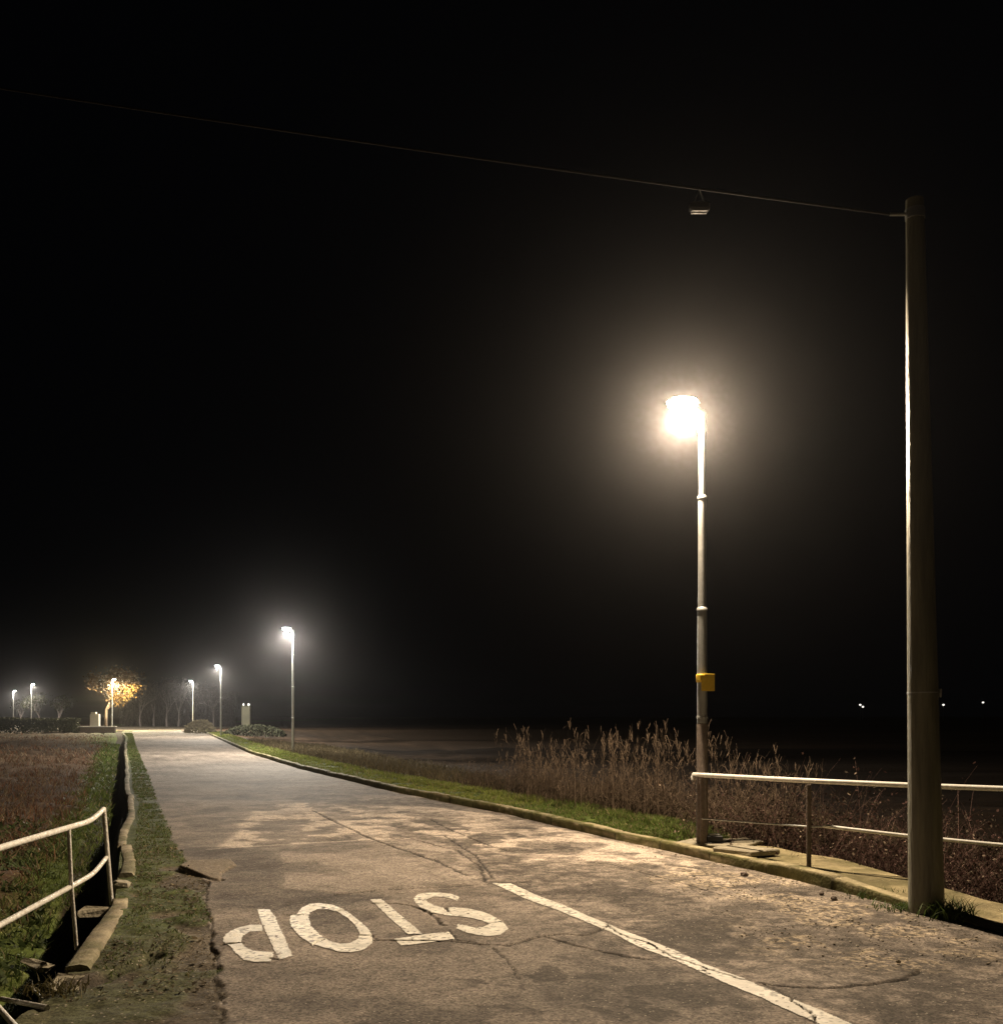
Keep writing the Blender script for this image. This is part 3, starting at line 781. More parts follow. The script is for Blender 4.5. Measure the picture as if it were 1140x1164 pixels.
def bar(p, q, r, lb):
    m = MB(); m.tube([p, q], r, 8); o = m.build("fallen_bar", M['rail'], None); tag(o, lb, "metal bar", "broken railing bars")
def P3(px, py, z): x, yy = at(px, py, z); return Vector((x, yy, z))
bar(P3(2, 1136, -.06), P3(54, 1146, .01), .016, "longer broken white bar lying flat at the bottom left corner")
bar(P3(-6, 1141, -.03), P3(18, 1168, .0), .016, "broken bar angled down under the longer one at the bottom left corner")
bar(P3(36, 1123, -.2), P3(48, 1136, -.05), .009, "thin short rod poking from the ditch beside the broken wall end")

# ------------------------------------------------------------------ ditch wall, lip and blocks
def wallcol(V):
    X, Y, Z = V[..., 0], V[..., 1], V[..., 2]
    n = fbm(X * 5, Y * 5, 23, 4)
    c = np.array([.30, .26, .18]) * (.55 + .9 * n)[..., None]
    mo = sst(.44, .6, fbm(X * 3, Y * 3, 29, 4)); c = c * (1 - mo[..., None] * .6) + np.array([.08, .085, .03]) * mo[..., None] * .6
    return c.reshape(-1, 3)
lipx = lambda yy: float(LIP(yy)) + .03 * math.sin(yy * 1.3) * (9.3 < yy < 20) + .04 * (vn(yy * .5, 5, 2) - .5) * 2 * (yy > 9.3)
wl = empty("ditch_wall"); tag(wl, "low crumbling concrete wall along the ditch on the left verge", "wall")
def wallseg(y0, y1, dx, dz, wid):
    cx = lambda yy: lipx(yy) + dx
    ys = np.concatenate([[y0], np.arange(y0 + .02, y1 - .02, .05), [y1]])
    o = sweep("wall_section", M['kerb'], cx, ys, [(-.0, -.9), (-.0, -.03 + dz), (.006, .016 + dz), (.022, .028 + dz), (wid * .6, .03 + dz), (wid - .018, .026 + dz), (wid, .0 + dz), (wid, -.5)], .010, wallcol, .04)
    bm = __import__('bmesh').new(); bm.from_mesh(o.data)
    bm.verts.ensure_lookup_table(); n = 8; N = len(bm.verts)
    bm.faces.new([bm.verts[i] for i in range(n)]); bm.faces.new([bm.verts[i] for i in range(N - 1, N - n - 1, -1)])
    bm.to_mesh(o.data); bm.free(); o.parent = wl
wallseg(6.35, 8.75, 0, .0, .15)
wallseg(10.0, 12.4, .03, .0, .15)
wallseg(12.43, 19.0, .0, .0, .12)
wallseg(19.04, 60.0, .01, .0, .12)
def block(c, d, rz, rx, ry, lb, seed):
    random.seed(seed); m = MB(); m.box(c, d, rz, rx, ry, bev=.03, jit=.018); o = m.build("concrete_block", M['concrete'], None); tag(o, lb, "concrete block")
p = at(68, 1112); block((p[0] + .02, p[1] - .05, -.12), (.20, .36, .22), .2, .1, .25, "broken concrete block at the near end of the ditch wall", 3)
p = at(117, 1031); block((p[0] - .04, p[1], -.05), (.34, .16, .07), .3, .0, .05, "flat concrete piece at the foot of the railing's end post", 5)
p = at(66, 1088, -.1); block((p[0] - .15, p[1], -.16), (.5, .10, .06), -.9, .0, -.1, "thin concrete strip jutting over the ditch below the second railing post", 6)
p = at(131, 1008); block((p[0] + .05, p[1], -.03), (.16, .30, .16), .3, 0, .2, "squared concrete block standing in the gap of the ditch wall", 8)
random.seed(21)

# slabs beside the lamp foot
def slab(px, py, z, d, rz, lb, mat='concrete'):
    x, yy = at(px, py, z); m = MB(); m.box((x, yy, z - d[2] / 2), d, rz, random.uniform(-.02, .02), random.uniform(-.02, .02), bev=.012, jit=.004)
    o = m.build("cover_slab", M[mat], None); tag(o, lb, "slab", "loose slabs by the lamp foot")
slab(815, 957, .125, (.62, .80, .045), .95, "flat pale concrete slab under the foot of the brightest lamp")
slab(848, 964, .165, (.46, .56, .06), .6, "raised yellowish concrete slab right of the lamp foot, casting a dark edge")
slab(843, 955, .135, (.40, .35, .04), .4, "small concrete slab lying behind the raised one")
bx, by = at(812, 953, .18)
jb = empty("junction_box", (bx, by, .15), -.1)
m = MB(); m.box((0, 0, .03), (.19, .15, .07), bev=.01); m.build("body", M['black'], jb)
m = MB(); m.box((0, .0, .073), (.12, .10, .012), bev=.003); m.build("lid", M['white'], jb)
tag(jb, "small black box with a white top on the slab by the lamp foot", "box")

# ------------------------------------------------------------------ vegetation near
def colour(N, K, base, var, tipw=None, seed=0):
    r = rng.random((N, 1)); b = np.array(base)[None] if np.ndim(base) == 1 else base
    c = b * (1 - var + 2 * var * r)
    return np.repeat(c, K * 2, 0)
def place_strip(n, y0, y1, off0, off1, fn, sgn=1):
    # more plants near, spread evenly over ground area
    yy = rng.uniform(y0, y1, n); o = rng.uniform(off0, off1, n)
    return fn(yy) + sgn * o / .93, yy, o
def grass_obj(name, x, yy, z, h, lean, w_, base, var, mat, K=3, **kw):
    P, Wd = blades(x, yy, z, h, lean, w_, K); V, F = ribbons(P, Wd)
    o = mesh_np(name, V, F, mat, col=colour(len(x), K, base, var)); tag(o, kind='stuff', **kw); return o
# verge behind the kerb
X_, Y_, O_ = [], [], []
for (a, b, n) in ((11.6, 16, 26000), (16, 24, 24000), (24, 45, 20000), (45, 90, 12000)):
    x, yy, o = place_strip(n, a, b, .15, 1.35, KERB); X_.append(x); Y_.append(yy); O_.append(o)
X_ = np.concatenate(X_); Y_ = np.concatenate(Y_); O_ = np.concatenate(O_)
keep = (fbm(X_ * 3, Y_ * 3, 101, 3) > .34) & (O_ < 1.25 + .3 * fbm(X_, Y_, 3)) & ~((Y_ < 12.6) & (O_ < .9))
X_, Y_, O_ = X_[keep], Y_[keep], O_[keep]
z, _, _ = ground_eval(X_, Y_); N = len(X_)
base = np.where((rng.random(N) < .16)[:, None], np.array([[.24, .20, .10]]), np.where((Y_ > 17)[:, None], np.array([[.16, .19, .042]]), np.array([[.10, .14, .030]])))  # farther grass coloured brighter, lamplight on the verge put into its colour
grass_obj("verge_grass", X_, Y_, z - .01, rng.uniform(.03, .10, N) * (.7 + .7 * (O_ > .8)), rng.uniform(.2, .9, N), rng.uniform(.003, .006, N) * (1 + Y_ / 30), base, .35, M['grass'],
          label="short green grass along the verge behind the kerb", cat="grass")
# rough dry grass behind the verge and over the right field
x, yy, o = place_strip(26000, 13, 60, 1.2, 5.5, KERB); z, _, _ = ground_eval(x, yy); N = len(x)
grass_obj("rough_grass", x, yy, z - .02, rng.uniform(.10, .38, N), rng.uniform(.2, 1, N), rng.uniform(.003, .006, N) * (1 + yy / 25), np.array([.085, .068, .038]), .5, M['dry'],
          label="rough brown grass on the dark field right of the road", cat="grass")
# left bank
x, yy, o = place_strip(110000, 5.8, 60, .25, 2.2, LIP, -1)
k = rng.random(len(x)) < np.clip(9 / yy, .2, 1); x, yy, o = x[k], yy[k], o[k]
z, _, g = ground_eval(x, yy); k = (g > .35) & (fbm(x * 3, yy * 3, 111, 3) > .36); x, yy, z, o = x[k], yy[k], z[k], o[k]; N = len(x)
grass_obj("bank_grass", x, yy, z - .02, rng.uniform(.04, .16, N), rng.uniform(.3, 1.2, N), rng.uniform(.004, .009, N) * np.clip(yy / 12, 1, 4), np.where((rng.random(N) < .12)[:, None], [[.20, .17, .09]], [[.085, .115, .028]]), .45, M['grass'],
          label="green grass and weeds on the ditch bank at the left", cat="grass")
# broad weed leaves on the bank
x, yy, o = place_strip(2600, 5.8, 16, .6, 1.9, LIP, -1); z, _, _ = ground_eval(x, yy)
k = fbm(x * 2.2, yy * 2.2, 121, 3) > .5; x, yy, z = x[k], yy[k], z[k]; N = len(x)
grass_obj("bank_weeds", x, yy, z, rng.uniform(.05, .14, N), rng.uniform(.6, 1.6, N), rng.uniform(.012, .03, N), np.array([.07, .095, .035]), .4, M['grass'], K=4,
          label="broad-leaved weeds in the ditch behind the bent railing", cat="weeds")
# shoulder tufts
x, yy, o = place_strip(190000, 6.2, 90, .18, 1.6, LIP)
hh, _, sh, ms = road_eval(x, yy)
k = (sh > .6) & (ms > .45) & (rng.random(len(x)) < np.where(yy > 10.5, .75, .55)) & (fbm(x * 5, yy * 5, 131, 3) > .44); x, yy, hh = x[k], yy[k], hh[k]; N = len(x)
grass_obj("shoulder_grass", x, yy, hh - .005, rng.uniform(.012, .05, N), rng.uniform(.3, 1.3, N), rng.uniform(.003, .006, N) * np.clip(yy / 12, 1, 4), np.where((rng.random(N) < .25)[:, None], [[.17, .14, .07]], [[.085, .12, .03]]), .45, M['grass'],
          label="thin low grass on the crumbling left shoulder of the road", cat="grass")
# left brown field of dead stalks
Yf = np.exp(rng.uniform(np.log(6), np.log(85), 60000)); of = rng.uniform(0, 1, len(Yf)) ** 1.2 * (Yf * .55) + .75
Xf = LIP(Yf) - of / .93; z, _, g = ground_eval(Xf, Yf)
n5 = fbm(Xf * .9, Yf * .9, 141, 3); k = (n5 > .38) & (rng.random(len(Xf)) > g * .8); Xf, Yf, z, n5 = Xf[k], Yf[k], z[k], n5[k]; N = len(Xf)
bs = np.where((rng.random(N) < .45)[:, None], [[.125, .062, .036]], [[.15, .11, .07]])
grass_obj("dead_weeds", Xf, Yf, z - .02, rng.uniform(.06, .25, N) * (.4 + 1.3 * n5), rng.uniform(.3, 1.4, N), rng.uniform(.003, .007, N) * (1 + Yf / 22), bs, .45, M['dry'],
          label="reddish brown dead weeds covering the field at the left", cat="weeds")

# tall dry reeds behind the verge: one mass of low brush, single tall clumps as things
def stems(n, cx, cy, sx, sy, h0, h1, base, z0, lean=.25, wid=.0035, leaves=4, plume=True):
    x = cx + rng.normal(0, sx, n); yy = cy + rng.normal(0, sy, n)
    return stems_at(x, yy, h0, h1, base, z0, lean, wid, leaves, plume)
def stems_at(x, yy, h0, h1, base, z0, lean=.25, wid=.0035, leaves=4, plume=True):
    n = len(x)
    h = rng.uniform(h0, h1, n); z = np.full(n, 0.) + z0; ln = rng.uniform(.02, lean, n)
    P, Wd = blades(x, yy, z, h, ln, np.full(n, wid), 5)
    V, F = ribbons(P, Wd); C = colour(n, 5, base, .45)
    Vs, Fs, Cs = [V], [F], [C]; off = len(V)
    for q in range(leaves):
        t_ = rng.uniform(.15, .95, n); kk = np.minimum((t_ * 4).astype(int), 3); f = (t_ * 4 - kk)[:, None]
        r = P[np.arange(n), kk] * (1 - f) + P[np.arange(n), kk + 1] * f
        L = rng.uniform(.08, .30, n) * (.6 + .5 * h / max(h1, .1))
        a = rng.random(n) * 2 * np.pi; tt_ = np.linspace(0, 1, 4)[None]
        up_ = rng.uniform(.3, 1.2, n)[:, None]
        LP = np.stack([r[:, 0:1] + np.cos(a)[:, None] * L[:, None] * tt_ * .7, r[:, 1:2] + np.sin(a)[:, None] * L[:, None] * tt_ * .7,
                       r[:, 2:3] + L[:, None] * (up_ * tt_ - (up_ + .35) * tt_ ** 2 * .9)], -1)
        W2 = np.full((n, 4), .005) * np.array([.7, 1, .8, .1])[None]
        V, F = ribbons(LP, W2); Vs.append(V); Fs.append(F + off); off += len(V); Cs.append(colour(n, 4, base, .5))
    if plume:
        for q in range(7):
            L = rng.uniform(.05, .13, n); a = rng.random(n) * 2 * np.pi; b_ = P[:, 4].copy(); b_[:, 2] -= rng.uniform(0, .22, n)
            tt_ = np.linspace(0, 1, 3)[None]
            LP = np.stack([b_[:, 0:1] + np.cos(a)[:, None] * L[:, None] * tt_ * .4, b_[:, 1:2] + np.sin(a)[:, None] * L[:, None] * tt_ * .4, b_[:, 2:3] + L[:, None] * tt_], -1)
            V, F = ribbons(LP, np.full((n, 3), .003)); Vs.append(V); Fs.append(F + off); off += len(V); Cs.append(colour(n, 3, base, .5))
    return np.concatenate(Vs), np.concatenate(Fs), np.concatenate(Cs)
REED = np.array([.125, .092, .066])
yy = rng.uniform(11.2, 21.5, 3700); o = rng.gamma(2.0, .45, len(yy)) + np.interp(yy, [11, 12.5, 13, 22], [1.5, 1.2, 1.15, 1.3])
x = KERB(yy) + o / .93
k = fbm(x * 1.3, yy * 1.3, 151, 3) > .36; x, yy = x[k], yy[k]
z, _, _ = ground_eval(x, yy)
hs = (.42 + .9 * fbm(x * .9, yy * .9, 153, 2)) * np.interp(yy, [11, 18, 21.5], [1, .9, .35])
V, F, Cc = stems_at(x, yy, .15, .80, REED * .8, z, .9, .0038, 4, False)
V[:, 2] = V[:, 2]
br = mesh_np("dry_brush", V, F, M['dry'], col=Cc); tag(br, "dense brown dry brush standing behind the green verge", "brush", kind='stuff')
clumps = [(598, 916, 1.45, "tall dry reed clump at the left end of the brush"), (657, 928, 1.55, "tall pale dry reed clump third from the left of the brush, apart from the lamp"),
          (628, 921, 1.15, "short leaning reed clump between the two leftmost tall clumps"), (697, 934, 1.35, "brownish reed clump with a pointed top in the middle of the brush"),
          (735, 938, 1.50, "bushy reed clump with forked tips left of the lamp pole"), (765, 943, 1.55, "tallest reed clump just left of the lamp pole"),
          (822, 945, 1.50, "feathery reed clump right of the lamp pole above the railing"), (860, 948, 1.15, "arching reed clump behind the railing's first span"),
          (905, 950, 1.05, "low reed clump behind the railing's second post")]
for (px, py, h, lb) in clumps:
    cx, cy = at(px, py); cy += .35; z0, _, _ = ground_eval(np.array([cx]), np.array([cy])); z0 = float(z0[0])
    V, F, Cc = stems(48, 0, 0, .17, .15, h * .3 - z0 * .5, h - z0 * .8, REED * .95, 0, .38, .0038, 5, True)
    o = mesh_np("dry_reed_clump", V, F, M['dry'], col=Cc); o.location = (cx, cy, z0)
    tag(o, lb, "reed clump", "tall dry reed clumps behind the verge")

# tangled bramble shrubs below the bridge railing
def bramble(px, Yb, w_, h, lb, seed):
    global rng
    rng = np.random.default_rng(seed)
    cx = fx(px, Yb); n = int(520 * w_)
    z0 = -.75
    x = rng.normal(0, w_ * .45, n); yy = rng.normal(0, .45, n)
    a = rng.random(n) * 2 * np.pi; L = rng.uniform(.3, 1.0, n) * h; K = 7; t_ = np.linspace(0, 1, K)[None]
    P = np.stack([x[:, None] + np.cos(a)[:, None] * L[:, None] * .7 * t_, yy[:, None] + np.sin(a)[:, None] * L[:, None] * .7 * t_,
                  L[:, None] * (1.7 * t_ - rng.uniform(.4, 1.5, n)[:, None] * t_ ** 2.2) + rng.uniform(0, h * .45, n)[:, None]], -1)
    V, F = ribbons(P, np.full((n, K), .004) * np.linspace(1, .4, K)[None]); C1 = colour(n, K, np.array([.10, .062, .052]), .5)
    # small withered leaves
    m_ = n * 7; i = rng.integers(0, n, m_); k = rng.integers(1, K, m_); c = P[i, k] + rng.normal(0, .03, (m_, 3))
    s = rng.uniform(.008, .026, m_); d1 = rng.normal(0, 1, (m_, 3)); d1 /= np.linalg.norm(d1, axis=1)[:, None]; d2 = np.cross(d1, rng.normal(0, 1, (m_, 3))); d2 /= np.linalg.norm(d2, axis=1)[:, None]
    LV = np.stack([c - d1 * s[:, None], c + d2 * s[:, None] * .6, c + d1 * s[:, None], c - d2 * s[:, None] * .6], 1).reshape(-1, 3)
    LF = np.arange(m_ * 4).reshape(-1, 4) + len(V)
    r3 = rng.random((m_, 1)); LC = np.where(r3 < .12, np.array([[.26, .20, .15]]), np.where(r3 < .6, np.array([[.075, .042, .036]]), np.array([[.05, .04, .028]])))
    o = mesh_np("bramble_shrub", np.concatenate([V, LV]), np.concatenate([F, LF]), M['dry'], col=np.concatenate([C1, np.repeat(LC, 4, 0)]))
    o.location = (cx, Yb, z0); tag(o, lb, "shrub", "bramble shrubs behind the railing")
bramble(845, 12.9, .8, 1.15, "brown bramble shrub filling the railing's first span beside the lamp pole", 1)
bramble(905, 12.3, .8, 1.15, "brown bramble shrub right behind the railing's second post", 2)
bramble(962, 11.6, .8, 1.15, "dark tangled bramble shrub midway between second post and concrete pole", 3)
bramble(1015, 11.1, .7, 1.1, "dark bramble shrub touching the left edge of the concrete pole", 4)
bramble(1095, 10.4, .7, .95, "bramble shrub seen under the rails right of the concrete pole", 5)
bramble(1145, 10.0, .7, 1.05, "bramble shrub cut by the right edge of the photo", 6)
bramble(1230, 10.2, .9, 1.05, "bramble shrub beyond the right edge", 7)
rng = np.random.default_rng(99)
# weeds at the pole foot
def tuft(px, py, n, sx, sy, h, lb, green=True):
    cx, cy = at(px, py); x = rng.normal(0, sx, n); yy = rng.normal(0, sy, n); z = np.zeros(n)
    P, Wd = blades(x, yy, z, rng.uniform(.3, 1, n) * h, rng.uniform(.3, 1.4, n), rng.uniform(.003, .008, n), 4); V, F = ribbons(P, Wd)
    o = mesh_np("weed_tuft", V, F, M['grass'], col=colour(n, 4, [.08, .125, .03] if green else [.10, .085, .035], .45)); o.location = (cx, cy, 0.0)
    tag(o, lb, "weeds", "weed tufts at the road edge")
tuft(1078, 1043, 260, .09, .08, .20, "dark weed tuft on the shaded right side of the concrete pole's foot")
tuft(1030, 1034, 220, .12, .07, .09, "small green weeds at the lit left side of the concrete pole's foot")
tuft(1003, 1021, 260, .13, .06, .11, "green weeds along the kerb left of the concrete pole")
tuft(64, 1128, 160, .10, .08, .10, "brownish weed tuft beside the broken end of the ditch wall", False)
tuft(778, 960, 80, .08, .05, .08, "low weeds around the foot of the brightest lamp", False)

# ------------------------------------------------------------------ gravel and loose stones
NG = 5200
gx = rng.uniform(.5, 5.6, NG * 3); gy = rng.uniform(5.6, 13.5, NG * 3)
sd = sdpoly(gx, gy, P_GRAV); kd = (KERB(gy) - gx) * .93
pr = np.clip(sst(-.5, .4, sd) * .8 * sst(.40, .58, fbm(gx * 2, gy * 2, 170, 3)) + .9 * sst(.25, .05, kd), 0, 1)
k = (rng.random(len(gx)) < pr) & (kd > .02); gx, gy = gx[k][:NG], gy[k][:NG]
gh, _, _, _ = road_eval(gx, gy); n = len(gx)
s = rng.gamma(2.0, .0024, n) + .002
th = rng.random(n) * 6.28; ico = np.array([[1, 0, 0], [0, 1, 0], [-1, 0, 0], [0, -1, 0], [0, 0, .4], [0, 0, -.4]])
base_v = ico[None] * s[:, None, None] * rng.uniform(.6, 1.2, (n, 6, 1))
R = np.stack([np.stack([np.cos(th), -np.sin(th)], 1), np.stack([np.sin(th), np.cos(th)], 1)], 1)
xy = np.einsum('nij,nkj->nki', R, base_v[..., :2])
V = np.concatenate([xy, base_v[..., 2:]], -1) + np.stack([gx, gy, gh + s * .35], 1)[:, None]
tri = np.array([[0, 1, 4], [1, 2, 4], [2, 3, 4], [3, 0, 4], [1, 0, 5], [2, 1, 5], [3, 2, 5], [0, 3, 5]])
F = (np.arange(n)[:, None, None] * 6 + tri[None]).reshape(-1, 3)
gc = np.where((rng.random(n) < .3)[:, None], [[.62, .56, .44]], [[.30, .25, .18]]) * rng.uniform(.6, 1.3, (n, 1))
tag(mesh_np("gravel", V, F, M['kerb'], col=np.repeat(gc, 6, 0)), "loose pale gravel scattered along the kerb on the right", "gravel", kind='stuff')
# bits of leaf and dirt over shoulder
NS = 9000
x, yy, o = place_strip(NS, 5.6, 12.5, .15, 1.7, LIP); hh, _, sh, _ = road_eval(x, yy); k = (sh > .7) & (rng.random(len(x)) < .25 + .75 * (fbm(x * 2, yy * 2, 190, 3) > .5)); x, yy, hh = x[k], yy[k], hh[k]; n = len(x)
s = rng.gamma(2, .0028, n) + .002; th = rng.random(n) * 6.28
V = np.stack([np.stack([x + np.cos(th + q) * s, yy + np.sin(th + q) * s, hh + .003 + rng.random(n) * s * 1.6], -1) for q in (0, 1.7, 3.1, 4.6)], 1).reshape(-1, 3)
lc = np.where((rng.random(n) < .15)[:, None], [[.26, .21, .13]], [[.12, .10, .07]])
tag(mesh_np("leaf_litter", V, np.arange(n * 4).reshape(-1, 4), M['dry'], col=np.repeat(lc, 4, 0)), "bits of dead leaf and dirt on the left shoulder", "leaf litter", kind='stuff')
def stone(px, py, s, lb, dark=True):
    x, yy = at(px, py); m = MB(); m.box((x, yy, s * .3), (s, s * .8, s * .7), random.random() * 3, .2, .1, bev=s * .22, jit=s * .08)
    o = m.build("stone", M['rust'] if dark else M['stone'], None); tag(o, lb, "stone", "loose stones on the road edge")
stone(846, 997, .075, "dark lump of asphalt near the kerb below the raised slab")
stone(934, 1018, .05, "dark stone at the left end of the small heap near the kerb")
stone(948, 1024, .055, "dark stone at the middle of the small heap near the kerb")
stone(975, 1017, .07, "stone beside the kerb weeds left of the concrete pole")
stone(985, 1020, .05, "smaller dark stone next to the kerb weeds")
stone(1021, 1095, .03, "pale pebble beside the curved crack on the right", False)

# ------------------------------------------------------------------ far end: trees, hedge, walls
def leaf_cloud(c, r, n, s, flat=1.):
    p = rng.normal(0, 1, (n, 3)); p /= np.linalg.norm(p, axis=1)[:, None]; p *= (rng.random(n) ** .45)[:, None] * r
    p[:, 2] *= flat
    return p + np.array(c)[None], np.full(n, s)
def leaves_obj(name, pts, s, mat, parent):
    n = len(pts); s = s * rng.uniform(.5, 1.4, n)
    d1 = rng.normal(0, 1, (n, 3)); d1 /= np.linalg.norm(d1, axis=1)[:, None]; d2 = np.cross(d1, rng.normal(0, 1, (n, 3))); d2 /= np.linalg.norm(d2, axis=1)[:, None]
    V = np.stack([pts - d1 * s[:, None], pts + d2 * s[:, None] * .6, pts + d1 * s[:, None], pts - d2 * s[:, None] * .6], 1).reshape(-1, 3)
    return mesh_np(name, V, np.arange(n * 4).reshape(-1, 4), mat, parent)
def branches(m, p, d, L, r, depth, tips, spread=.6):
    q = p + d * L
    m.tube([p, p.lerp(q, .5) + Vector((random.gauss(0, .04), random.gauss(0, .04), 0)) * L, q], [r, r * .85, r * .68], 5 if depth < 3 else 6, False)
    tips.append(q)
    if depth == 0: return
    for k in range(random.choice((2, 3, 3))):
        nd = (d + Vector((random.gauss(0, spread), random.gauss(0, spread), random.gauss(.12, spread * .5)))).normalized()
        branches(m, q, nd, L * random.uniform(.6, .85), r * .62, depth - 1, tips, spread)
def make_tree(x, yy, h, r, leafmat, nleaf, ls, lb, bark='bark', depth=5, name="tree", group=None, cloudr=None, z0=-.05, spread=.55):
    root = empty(name, (x, yy, z0)); m = MB(); tips = []
    branches(m, Vector((0, 0, 0)), Vector((random.gauss(0, .05), random.gauss(0, .05), 1)).normalized(), h * .27, h * .028, depth, tips, spread)
    zs = max(t_.z for t_ in tips); rs = max(math.hypot(t_.x, t_.y) for t_ in tips)
    kz = h / zs; kr = r / rs
    m.V = [(v[0] * (kr if v[2] > h * .2 else 1), v[1] * (kr if v[2] > h * .2 else 1), v[2] * kz) for v in m.V]
    m.build("trunk", M[bark], root)
    T = np.array([(t_.x * kr, t_.y * kr, t_.z * kz) for t_ in tips[1:]])
    T = T[T[:, 2] > h * .25]
    i = rng.integers(0, len(T), nleaf)
    pts = T[i] + rng.normal(0, (cloudr or r * .14), (nleaf, 3))
    if leafmat: leaves_obj("crown", pts, ls, leafmat, root)
    tag(root, lb, "tree", group); return root
random.seed(4)
# the lit roadside tree: brown crown with a yellow bough under the lamp
tr = make_tree(-41.6, 105.5, 6.1, 3.3, M['leaf_b'], 4200, .13, "broad brown roadside tree with a bright yellow bough lit by the far lamp", depth=5)
m = MB(); b0 = Vector((.2, 0, 2.3)); tips = []
for k in range(5):
    e = Vector((1.4 + k * .48, -.3 + random.gauss(0, .4), 3.3 + k * .30 + random.gauss(0, .15)))
    m.tube([b0, b0.lerp(e, .5) + Vector((0, 0, .15)), e], [.06, .035, .012], 5, False); tips.append(e); tips.append(b0.lerp(e, .75))
m.build("bough", M['bark'], tr)
T = np.array([tuple(t_) for t_ in tips]); i = rng.integers(0, len(T), 900)
leaves_obj("yellow_leaves", T[i] + rng.normal(0, .26, (900, 3)), .09, M['leaf_y'], tr)
# pale bare trees closing the view beyond the bend
names = ["slender bare tree just right of the yellow bough", "bare grey tree behind the bend, second from the yellow bough", "bare grey tree in the middle of the pale row beyond the road end",
         "tall bare tree in the pale row left of the fourth lamp", "bare tree directly behind the fourth street lamp", "bare tree right of the fourth street lamp at the end of the pale row"]
M['twig'] = mat_simple("pale_twigs", (.085, .072, .066), .9, var=.4, vscale=.6)
for i, px in enumerate([160, 175, 190, 203, 220, 243]):
    Yb = 140 + 3 * math.sin(i * 2.1)
    make_tree(fx(px, Yb), Yb, [5.0, 5.6, 6.0, 6.2, 5.9, 5.4][i], 2.2, M['twig'], 2600, .08, names[i], bark='bark_pale', depth=5, name="bare_tree", group="pale bare trees beyond the bend", spread=.4, cloudr=.42)
# thicket filling the gaps between them
x0, x1 = fx(140, 146), fx(268, 146); n = 26000
tx = rng.uniform(x0, x1, n); top = 4.2 + 1.6 * fbm(tx * .5, tx * 0, 77, 3); tz = rng.random(n) ** .8 * top; ty = 146 + rng.normal(0, .9, n) - (tx - x0) * .05
L = rng.uniform(.15, .5, n); W_ = np.full((n, 2), .035); W_[:, 1] = .01
PP = np.stack([np.stack([tx, ty, tz - L], -1), np.stack([tx + rng.normal(0, .12, n), ty + rng.normal(0, .1, n), tz + L * .5], -1)], 1)
V, F = ribbons(PP, W_)
tag(mesh_np("bare_thicket", V, F, M['dry'], col=colour(n, 2, [.10, .085, .08], .5)), "pale grey wall of bare thicket closing the view beyond the road end", "thicket", kind='stuff')
names = ["dim bare tree between the two lamps at the left edge", "dim bare tree right of the lamp above the hedge", "faint low bare tree nearest the brown tree above the hedge"]
for i, (px, Yb) in enumerate([(24, 165), (46, 150), (66, 135)]):
    make_tree(fx(px, Yb), Yb, [4.2, 4.6, 3.9][i], 2.4, M['leaf_g'], 700, .15, names[i], bark='bark_pale', depth=5, name="bare_tree", group="dim bare trees above the hedge", spread=.45)
# hedge
def hedge(x0, x1, yy, h, d, n, lb, mat, name="hedge", ls=.09, topm=1):
    root = empty(name, ((x0 + x1) / 2, yy, -.05)); L = (x1 - x0)
    px_ = rng.uniform(-L / 2, L / 2, n); env = .8 + .35 * fbm(px_ * .5, px_ * 0, 5, 3)
    if name == "bush": env = env * np.sqrt(np.clip(1 - (2 * px_ / L) ** 2, .02, 1))
    pz = rng.random(n) ** .7 * h * env; py_ = rng.normal(0, d * .4, n) * (1 - .3 * pz / h)
    leaves_obj("foliage", np.stack([px_, py_, pz], -1), ls, mat, root)
    tag(root, lb, "hedge" if name == "hedge" else "bush")
hedge(fx(-20, 92), fx(88, 92), 92, 1.45, 1.2, 9000, "long dark hedge at the left edge below the far lamps", M['leaf_g'])
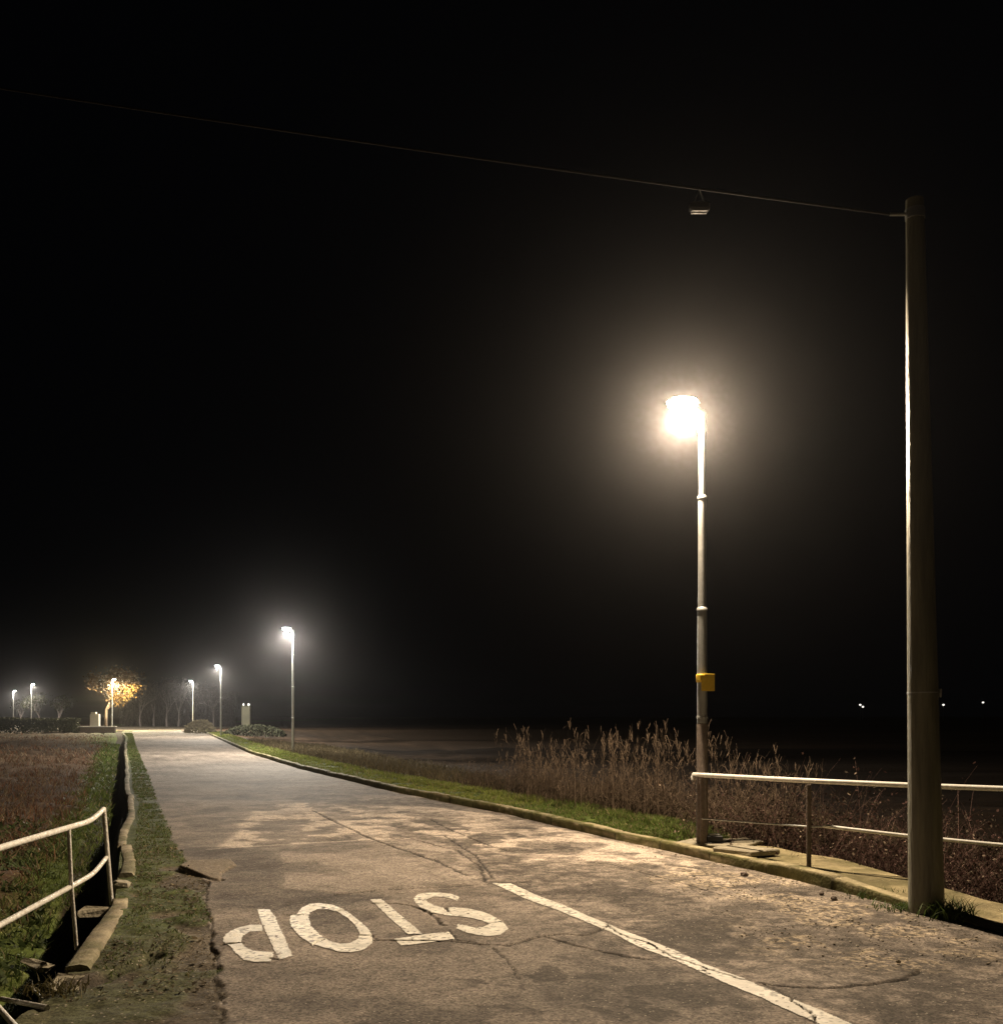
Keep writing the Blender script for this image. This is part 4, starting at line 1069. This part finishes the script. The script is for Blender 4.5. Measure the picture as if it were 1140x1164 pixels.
# low parapet with pale top beside the bend
pw = empty("low_wall", (-36.6, 93.2, -.05), .02)
m = MB(); m.box((-1.6, 0, .25), (4.6, .35, .62), bev=.02); m.build("wall_body", M['bark'], pw)
m = MB(); m.box((-1.6, 0, .60), (4.8, .5, .08), bev=.02); m.build("coping", M['wallw'], pw)
tag(pw, "low dark wall with a pale coping under the brown tree", "wall")
gp = empty("gate_pillar", (fx(110.5, 99), 98.5, 0))
m = MB(); m.box((0, 0, .85), (.85, .5, 1.7), bev=.03); m.build("pillar", M['wallw'], gp)
m = MB(); m.box((-.12, 0, 1.80), (.5, .4, .2), bev=.05); m.build("cap", M['wallw'], gp)
tag(gp, "pale rendered gate pillar lit under the brown tree", "pillar")
# bushes by lamps 3 / 4
hedge(fx(226, 96), fx(258, 96), 92, 1.35, 1.0, 2600, "pale round bush beside the kerb between the third and fourth lamps", M['leaf_p'], name="bush", ls=.09)
hedge(fx(262, 80), fx(330, 80), 78, 1.0, 1.0, 2500, "low dark bush right of the third lamp", M['leaf_g'], name="bush", ls=.09)
# kiosk with two small lamps
M["dim"] = mat_simple("dark_render", (.07, .07, .05), .9, var=.1)
ks = empty("kiosk", (fx(280.5, 118), 118, -.1))
m = MB(); m.box((0, 0, 1.35), (1.0, .9, 2.7), bev=.04); m.build("body", M['dim'], ks)
m = MB(); m.box((0, 0, 2.74), (1.15, 1.05, .10), bev=.02); m.build("roof", M['dim'], ks)
for sx in (-.30, .30):
    m = MB(); m.tube([(sx, -.3, 2.8), (sx, -.3, 2.9), (sx, -.3, 3.02), (sx, -.3, 3.08)], [.04, .13 if sx > 0 else .09, .13 if sx > 0 else .09, .04], 8); m.build("lamp", M['tiny'], ks)
tag(ks, "small dark roadside kiosk with two tiny lamps on top, right of the third lamp", "kiosk")

# ------------------------------------------------------------------ haze
mh = bpy.data.materials.new("haze"); mh.use_nodes = True; nt = mh.node_tree
nt.nodes.remove(nt.nodes["Principled BSDF"])
pv = nt.nodes.new("ShaderNodeVolumePrincipled"); pv.inputs["Color"].default_value = (.92, .92, .95, 1)
pv.inputs["Density"].default_value = HAZE_DENSITY; pv.inputs["Anisotropy"].default_value = .95
nt.links.new(pv.outputs[0], nt.nodes["Material Output"].inputs["Volume"])
mh.cycles.volume_sampling = 'EQUIANGULAR'
mh.cycles.homogeneous_volume = True
m = MB(); m.box((0, 400, 5.0), (2400, 1300, 13.0)); hz = m.build("haze", mh, None); tag(hz, kind='stuff', label="thin night haze glowing around the lamps", cat="haze")
